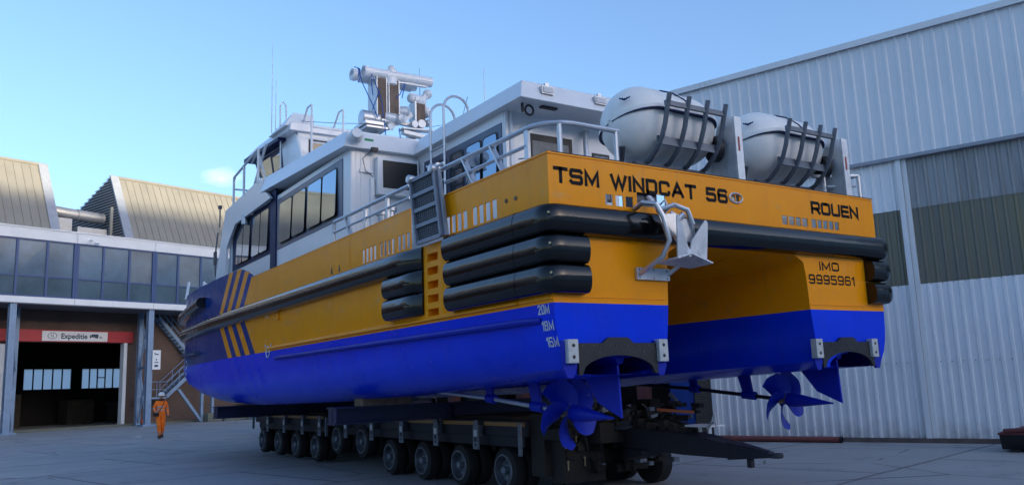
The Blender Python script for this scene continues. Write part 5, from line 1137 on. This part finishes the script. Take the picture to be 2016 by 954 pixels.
# ================================================================ TRAILER
TX0, TX1 = 2.42, 5.40
tl = thing('heavy_transport_trailer', 'dark multi-axle heavy transport trailer carrying the boat', 'trailer', ((TX0+TX1)/2, 12.5, 0))
for a, c in ((4.35, 14.0), (14.25, 20.75)):
    b = B(); b.box(TX0+.05, TX1-.05, a, c, 1.02, 1.30); b.box(TX0+.12, TX1-.12, a+.2, c-.2, .82, 1.02); dk = b.build('deck_frame', TRLB, tl, bevel=.01)
    b = B()
    y = a+.06
    while y < c-.2:
        b.box(TX0+.03, TX0+.049, y, min(c-.05, y+1.38), 1.20, 1.27); y += 1.63
    b.build('ochre_strip', STRP, dk)
b = B(); b.box(3.0, 4.8, 13.95, 14.3, .8, 1.25); b.lathe((TX0+.1, 14.12, .9), (0, 0, 1), [(0, .05), (.4, .05)], 8); b.build('coupling', TRLD, tl)
wy = [(5.08, .41), (6.73, .41), (8.36, .41), (9.99, .41), (11.62, .70), (13.27, .70), (14.90, .43), (16.54, .44), (18.18, .45), (19.80, .46)]
def wheel(x, y, z, s):
    """dual wheel on one side; s=-1 faces port"""
    q = B(); r = .40
    prof = [(0, .24), (.02, .33), (.04, .385), (.08, r), (.22, r), (.26, .385), (.27, .33), (.27, .24)]
    q.lathe((x, y, z), (-s, 0, 0), prof, 28, False); q.lathe((x-s*.31, y, z), (-s, 0, 0), prof, 28, False)
    # tread grooves stay in the mesh as shallow rings
    w = q.build('wheel', RUBB, tl, ang=30)
    q = B(); q.lathe((x, y, z), (-s, 0, 0), [(.02, .30), (-.008, .285), (-.008, .262), (.03, .245), (.13, .225), (.15, .13), (.10, .11), (.10, .0)], 26, False); rm = q.build('rim', RIM, w, ang=40)
    q = B(); q.lathe((x, y, z), (s, 0, 0), [(-.10, .075), (.0, .07), (.015, .05)], 14)
    for i in range(8):
        a = i*pi/4; q.lathe((x-s*.14, y+.17*cos(a), z+.155*sin(a)), (s, 0, 0), [(0, .014), (.03, .014)], 6)
    q.build('hub_cap', LABEL, rm)
    return w
wheel0 = None
for y, z in wy:
    wheel(TX0-.02, y, z, -1)
    wheel(TX1+.02, y, z, 1)
    b = B(); b.box(TX0+.6, TX1-.6, y-.09, y+.09, z-.09, z+.09)
    for x in (TX0+.75, TX1-.75): b.beam((x, y, z), (x, y+.38, .95), .16, .16); b.lathe((x, y+.35, .88), (0, 0, 1), [(0, .22), (.15, .25)], 12)
    b.build('axle', TRLD, tl)
for i in range(9):
    y = 5.90+i*1.635
    if 13.6 < y < 14.6: y = 14.33
    b = B(); b.box(TX0-.10, TX0-.07, y-.10, y+.10, .76, 1.16); b.prism([(y-.10, 1.161), (y+.10, 1.161), (y+.05, 1.3), (y-.05, 1.3)], 'x', TX0-.095, TX0-.075); b.box(TX0-.08, TX0+.05, y-.03, y+.03, 1.0, 1.2)
    br_ = b.build('suspension_bracket', LABEL, tl)
    b = B(); b.box(TX0-.106, TX0-.101, y-.055, y+.055, 1.0, 1.12); b.build('bracket_plate', WTXT, br_)
    b = B(); b.box(TX0-.105, TX0-.101, y-.045, y+.045, .90, .98); b.lathe((TX0-.101, y, .84), (-1, 0, 0), [(0, .025), (.008, .025)], 8); b.build('bracket_hole', BLACKP, br_)
for q_ in ((TX0-.09, TX0-.05, 4.36, 4.44, .70, 1.26), (TX0-.06, TX0, 20.70, 20.78, .8, 1.25), (TX0-.06, TX0, 13.9, 13.98, .75, 1.25)):
    b = B(); b.box(*q_); b.build('end_bracket', LABEL, tl)
# rear gear: hydraulics block and steering turntable
b = B(); b.box(2.55, 5.3, 3.95, 4.36, .35, 1.42); b.box(2.7, 3.6, 3.6, 3.96, .25, 1.2); b.box(3.2, 5.0, 3.2, 3.95, .9, 1.25)
random.seed(3)
for i in range(38):
    x = 2.6+random.random()*2.6; z = .4+random.random()*1.1; s = .04+random.random()*.12; b.box(x-s, x+s, 3.5+random.random()*.3, 3.96, z-s*.8, z+s*.8)
rg = b.build('rear_gear_block', TRLD, tl, bevel=.008)
b = B()
for i in range(7):
    x = 2.65+i*.3; b.tube([(x, 3.9, 1.4), (x+.1, 3.6, 1.5-.1*(i % 3)), (x+.35, 3.4, 1.2), (x+.5, 3.5, .8)], .025, 6)
b.build('hydraulic_hose', BLACKP, rg)
b = B()
for x, z in ((2.72, .98), (2.95, 1.02), (2.76, .62), (3.12, .66)): b.lathe((x, 3.6, z), (0, -1, 0), [(0, .022), (.05, .022)], 8); b.lathe((x, 3.56, z-.02), (0, 0, -1), [(0, .012), (.12, .012)], 6)
b.build('brass_coupling', BRASS, rg)
random.seed(11)
for m_, n_, nm_ in ((TRLD, 70, 'hydraulic_fitting'), (LABEL, 16, 'pale_valve')):
    b = B()
    for i in range(n_):
        x = 2.65+random.random()*2.5; y = 2.7+random.random()*.9; z = (.45 if random.random() < .5 and y > 3.3 else 1.15)+random.random()*.42
        if random.random() < .5: b.lathe((x, y, z), (random.uniform(-1, 1), random.uniform(-1, 1), random.uniform(-.4, 1)), [(0, .02+.03*random.random()), (.06+.14*random.random(), .02+.03*random.random())], 8)
        else: q_ = .02+.06*random.random(); b.box(x-q_, x+q_, y-q_, y+q_, z-q_*.6, z+q_*.6)
    b.build(nm_, m_, rg, smooth=False)['kind'] = 'stuff'
b = B()
for i in range(12):
    x = 2.7+random.random()*2.1; z = .5+random.random(); b.tube([(x, 3.65, z), (x+.1, 3.35+.2*random.random(), z-.15), (x+.3*random.uniform(-1, 1), 3.4, z-.3), (x+.2, 3.7, z-.2)], .018, 6)
b.build('looped_hoses', BLACKP, rg)
b = B(); b.lathe((3.95, 3.4, 1.12), (0, 0, 1), [(0, .5), (.06, .5), (.06, .42), (.14, .42), (.14, .2), (.32, .18)], 28); b.build('turntable', TRLB, tl)
b = B(); b.box(3.3, 4.5, 3.3, 3.5, 1.26, 1.36); b.beam((4.3, 3.6, 1.3), (4.9, 2.8, 1.25), .1, .1); b.build('steering_arm', TRLD, tl)
# drawbar
P0, P1, P2, P3 = Vector((4.05, 3.7, .98)), Vector((3.50, 1.25, .96)), Vector((3.18, .2, .92)), Vector((2.86, -.72, .93))
b = B()
def boxsec(b, A, C, w0, w1, h0, h1):
    d = (C-A); s = Vector((d.y, -d.x, 0)).normalized()
    b.hexa([tuple(A-s*w0/2-Vector((0, 0, h0/2))), tuple(A+s*w0/2-Vector((0, 0, h0/2))), tuple(C+s*w1/2-Vector((0, 0, h1/2))), tuple(C-s*w1/2-Vector((0, 0, h1/2))), tuple(A-s*w0/2+Vector((0, 0, h0/2))), tuple(A+s*w0/2+Vector((0, 0, h0/2))), tuple(C+s*w1/2+Vector((0, 0, h1/2))), tuple(C-s*w1/2+Vector((0, 0, h1/2)))])
boxsec(b, P0, P1, .5, .40, .34, .33); boxsec(b, P1, P2, .40, .24, .329, .2); boxsec(b, P2, P3, .26, .09, .239, .08)
b.lathe(tuple(P3+Vector((-.06, -.12, -.03))), (0, 0, 1), [(0, .09), (.06, .09)], 16); b.box(3.02, 3.10, -.22, -.14, .72, .84)
b.hexa([(3.75, 3.3, .58), (4.15, 3.2, .58), (3.85, 2.4, .72), (3.5, 2.5, .72), (3.75, 3.3, .80), (4.15, 3.2, .80), (3.85, 2.4, .80), (3.5, 2.5, .80)])
db = b.build('drawbar', TRLB, tl, bevel=.015)
b = B(); b.box(3.28, 3.62, .75, 1.25, 1.22, 1.25); b.tube([(3.30, .80, 1.2), (3.22, .62, 1.32), (3.2, .55, 1.45), (3.28, .60, 1.22)], .018, 6); b.tube([(3.32, .78, 1.13), (3.32, .78, 1.22)], .03, 6); b.tube([(3.55, 1.2, 1.13), (3.55, 1.2, 1.22)], .03, 6); b.build('winch_tray', ALUP, db)
b = B()
for i in range(8):
    y = 1.4+i*.28; x = 3.5+(y-1.25)*.22; b.box(x-.12, x+.12, y, y+.14, 1.12, 1.19+.05*(i % 3))
b.tube([(3.5, 1.3, 1.2), (3.7, 2.0, 1.3), (3.9, 2.9, 1.25), (4.0, 3.5, 1.3)], .03, 6); b.tube([(3.6, 1.3, 1.15), (3.95, 2.2, 1.22), (4.15, 3.2, 1.3)], .025, 6); b.build('drawbar_fittings', TRLD, db)
b = B(); b.beam((4.35, 3.0, 1.42), (4.75, 2.5, 1.36), .07, .05); b.build('orange_lever', mat('faded_orange_lever', (.45, .12, .04), .6), db)
b = B()
for y in (1.45,): pass
q = B(); q.lathe((5.1, 4.2, .41), (1, 0, 0), [(0, .24), (.02, .33), (.05, .4), (.3, .4), (.33, .33), (.33, .24)], 28); q.build('wheel', RUBB, tl)
# support beams under the hull
def ibeam(x0, x1, y0, z0, z1, w, label):
    t_ = thing('support_beam', label, 'steel beam', ((x0+x1)/2, y0+w/2, z0), 0, 'blue steel beams lying across the trailer')
    b = B(); b.box(x0, x1, y0, y0+w, z0, z0+.03); b.box(x0, x1, y0, y0+w, z1-.03, z1); b.box(x0+.02, x1-.02, y0+w/2-.015, y0+w/2+.015, z0+.03, z1-.03); b.build('beam_section', BEAMB, t_)
    b = B(); b.box(x0+.03, x0+.06, y0+.01, y0+w-.01, z0+.031, z1-.031); b.box(x1-.06, x1-.03, y0+.01, y0+w-.01, z0+.031, z1-.031); b.box(2.6, 2.63, y0+.01, y0+w-.01, z0+.031, z1-.031); b.build('stiffener', BEAMB, t_)
ibeam(-.02, 6.9, 7.15, 1.31, 1.64, .42, 'dark blue I-beam across the trailer nearer the stern'); ibeam(-.02, 6.9, 16.0, 1.31, 1.64, .42, 'dark blue I-beam across the trailer nearer the bow')
for x0 in (.35, 5.0):
    for y0 in (7.16, 16.01): b = B(); b.box(x0+.2, x0+1.25, y0, y0+.4, 1.645, 1.79 if y0 < 10 else 1.68); b.build('timber_packing', WOODP, tl)
b = B(); b.box(2.6, 5.2, 5.0, 13.5, 1.301, 1.36); b.box(2.6, 5.2, 14.5, 20.4, 1.301, 1.36); b.build('deck_planks', TRLD, tl)

# ================================================================ PERSON
pr = thing('person', 'person in orange hi-vis coveralls and white helmet walking towards the camera with a shoulder bag', 'person', (2.27, 35.83, 0))
pr['_b'] = (0, 0, 0); K = 1.20; pr.scale = (K, K, K); pr.rotation_euler = (0, 0, RAD(-4))
# local: facing -Y, height 1.78
J = {'pel': (0, 0, .95, .145), 'wst': (0, .0, 1.10, .15), 'cst': (0, .0, 1.30, .165), 'nck0': (0, 0, 1.46, .085), 'nck': (0, -.01, 1.53, .06), 'hd0': (0, -.02, 1.60, .085), 'hd': (0, -.02, 1.68, .105), 'hdt': (0, -.01, 1.75, .08),
     'shL': (.175, 0, 1.43, .075), 'elL': (.25, .03, 1.17, .058), 'wrL': (.27, -.05, .95, .042), 'haL': (.272, -.08, .87, .035),
     'shR': (-.175, 0, 1.43, .075), 'elR': (-.27, .02, 1.18, .058), 'wrR': (-.20, -.14, 1.05, .042), 'haR': (-.16, -.20, 1.03, .035),
     'hpL': (.10, 0, .90, .115), 'knL': (.09, -.02, .50, .085), 'anL': (.07, .12, .12, .065), 'hpR': (-.10, 0, .90, .115), 'knR': (-.07, -.13, .52, .085), 'anR': (-.045, -.10, .10, .065)}
names = list(J); E_ = [('pel', 'wst'), ('wst', 'cst'), ('cst', 'nck0'), ('nck0', 'nck'), ('nck', 'hd0'), ('hd0', 'hd'), ('hd', 'hdt'), ('cst', 'shL'), ('shL', 'elL'), ('elL', 'wrL'), ('wrL', 'haL'), ('cst', 'shR'), ('shR', 'elR'), ('elR', 'wrR'), ('wrR', 'haR'), ('pel', 'hpL'), ('hpL', 'knL'), ('knL', 'anL'), ('pel', 'hpR'), ('hpR', 'knR'), ('knR', 'anR')]
me = bpy.data.meshes.new('sk'); me.from_pydata([J[n][:3] for n in names], [(names.index(a), names.index(c)) for a, c in E_], [])
ob = bpy.data.objects.new('sk', me); COL.objects.link(ob); ob.modifiers.new('s', 'SKIN'); sv = me.skin_vertices[0].data
for i, n in enumerate(names):
    r = J[n][3]; sv[i].radius = (r, r*.8 if n in ('cst', 'wst', 'pel') else r); sv[i].use_root = (n == 'pel')
ss = ob.modifiers.new('u', 'SUBSURF'); ss.levels = 2; ss.render_levels = 2
dg = bpy.context.evaluated_depsgraph_get(); dg.update(); bm_ = bpy.data.meshes.new_from_object(ob.evaluated_get(dg)); bpy.data.objects.remove(ob)
b = B(); b.v = [tuple(v.co) for v in bm_.vertices]; b.f = [tuple(p.vertices) for p in bm_.polygons]
for p in bm_.polygons:
    c = p.center; k = 0
    if c.z > 1.53: k = 1
    elif (abs(c.x) > .2 and c.z < .945 and c.z > .8) or (c.x < -.10 and c.y < -.155 and .97 < c.z < 1.12 and c.x > -.24): k = 1
    elif 1.235 < c.z < 1.28 and abs(c.x) < .2: k = 2
    elif 1.09 < c.z < 1.135 and abs(c.x) < .2: k = 2
    elif abs(c.x) > .2 and (1.17 < c.z < 1.21 or 1.04 < c.z < 1.08): k = 2
    elif .2 < c.z < .24: k = 2
    b.m.append(k)
# fingers and thumbs
b.k = 1
for hx, hy, hz, d in ((.272, -.09, .87, Vector((0, -.2, -1))), (-.16, -.20, 1.03, Vector((.75, -.5, -.25)))):
    d = d.normalized(); s_ = d.cross(Vector((1, 0, .2))).normalized()
    for i in range(4):
        o_ = Vector((hx, hy, hz))+s_*(i-1.5)*.02+d*.01; Lf = (.065, .078, .074, .058)[i]
        b.tube([o_, o_+d*Lf*.5, o_+d*Lf+Vector((0, .015, -.008))], [.011, .010, .008], 6)
    o_ = Vector((hx, hy, hz))-s_*.03; b.tube([o_, o_-s_*.02+d*.03, o_-s_*.02+d*.055], [.012, .011, .009], 6)
body = b.build('body', [ORSK, SKIN, REFL], pr, ang=180)
b = B(); b.lathe((0, -.01, 1.70), (0, 0, 1), [(0, .128), (.02, .13), (.06, .122), (.10, .10), (.13, .06), (.14, .01)], 18); b.lathe((0, -.03, 1.695), (0, 0, 1), [(0, .10), (0, .155), (.012, .15), (.015, .1)], 18); b.build('helmet', HELM, pr)
b = B(); b.tube([(0, -.10, 1.655), (0, -.135, 1.625), (0, -.12, 1.61)], [.012, .02, .012], 6)
for s in (-1, 1): b.lathe((s*.108, -.01, 1.64), (s, 0, 0), [(0, .03), (.012, .025)], 8)
b.build('nose_and_ears', SKIN, body)
b = B()
for s in (-1, 1): b.lathe((s*.036, -.108, 1.665), (0, -1, 0), [(0, .013), (.006, .008)], 8)
b.box(-.028, .028, -.113, -.105, 1.583, 1.590); b.build('eyes_and_mouth', BAGM, body)
b = B(); b.lathe((0, -.005, 1.50), (0, 0, 1), [(0, .105), (.03, .10), (.06, .085)], 16); b.build('dark_collar', BAGM, pr)
for x, y, s in ((-.045, -.13, 0), (.07, .10, .3)):
    b = B(); z0 = .0 if s == 0 else .03; b.prism([(y+.10, z0), (y-.17, z0), (y-.17, z0+.05), (y-.06, z0+.11), (y+.10, z0+.12)], 'x', x-.052, x+.052); b.build('boot', BOOT, pr, bevel=.02)
b = B(); b.lathe((.29, -.1, .80), (0, 0, 1), [(0, .03), (.06, .035)], 8); b.build('held_glove', BAGM, pr)
bag = thing('shoulder_bag', 'small black bag hanging at the hip of the person on a shoulder strap', 'bag', (2.27-.2*K, 35.83-.16*K, .88*K)); bag['_b'] = (-.2, -.16, .88); bag.scale = (K, K, K)
b = B(); b.box(-.32, -.10, -.22, -.10, .88, 1.02); b.build('pouch', BAGM, bag, bevel=.02)
b = B(); b.tube([(-.12, -.16, 1.02), (-.02, -.175, 1.2), (.06, -.165, 1.36), (.12, -.05, 1.49), (.12, .08, 1.47)], .014, 6); b.build('strap', BAGM, bag)
b = B(); b.box(-.31, -.11, -.225, -.218, .96, 1.015); b.build('flap', BLACKP, bag)
b = B(); b.prism([(-.18, -.1), (.12, -.14), (.2, .1), (-.05, .16)], 'z', 0, .02); o = b.build('litter_scrap', SIGNW); o.location = (1.75, 38.6, .004); tag(o, 'scrap of white paper on the concrete behind the person', 'litter')
b = B(); b.lathe((0, 0, 0), (0, 0, 1), [(0, .22), (.15, .2), (.28, .1), (.3, .02)], 16); o = b.build('orange_cap', mat('orange_plastic', (.8, .12, .02), .5)); rebase(o, (0, 0, 0)); R_ = Matrix.Rotation(-HEAD, 3, 'Z'); o.location = R_ @ Vector((21.6+1.8, 54.3, .16)); tag(o, 'orange plastic cap lying at the foot of the brick wall', 'cap')

for o in bpy.data.objects:
    if '_b' in o: del o['_b']
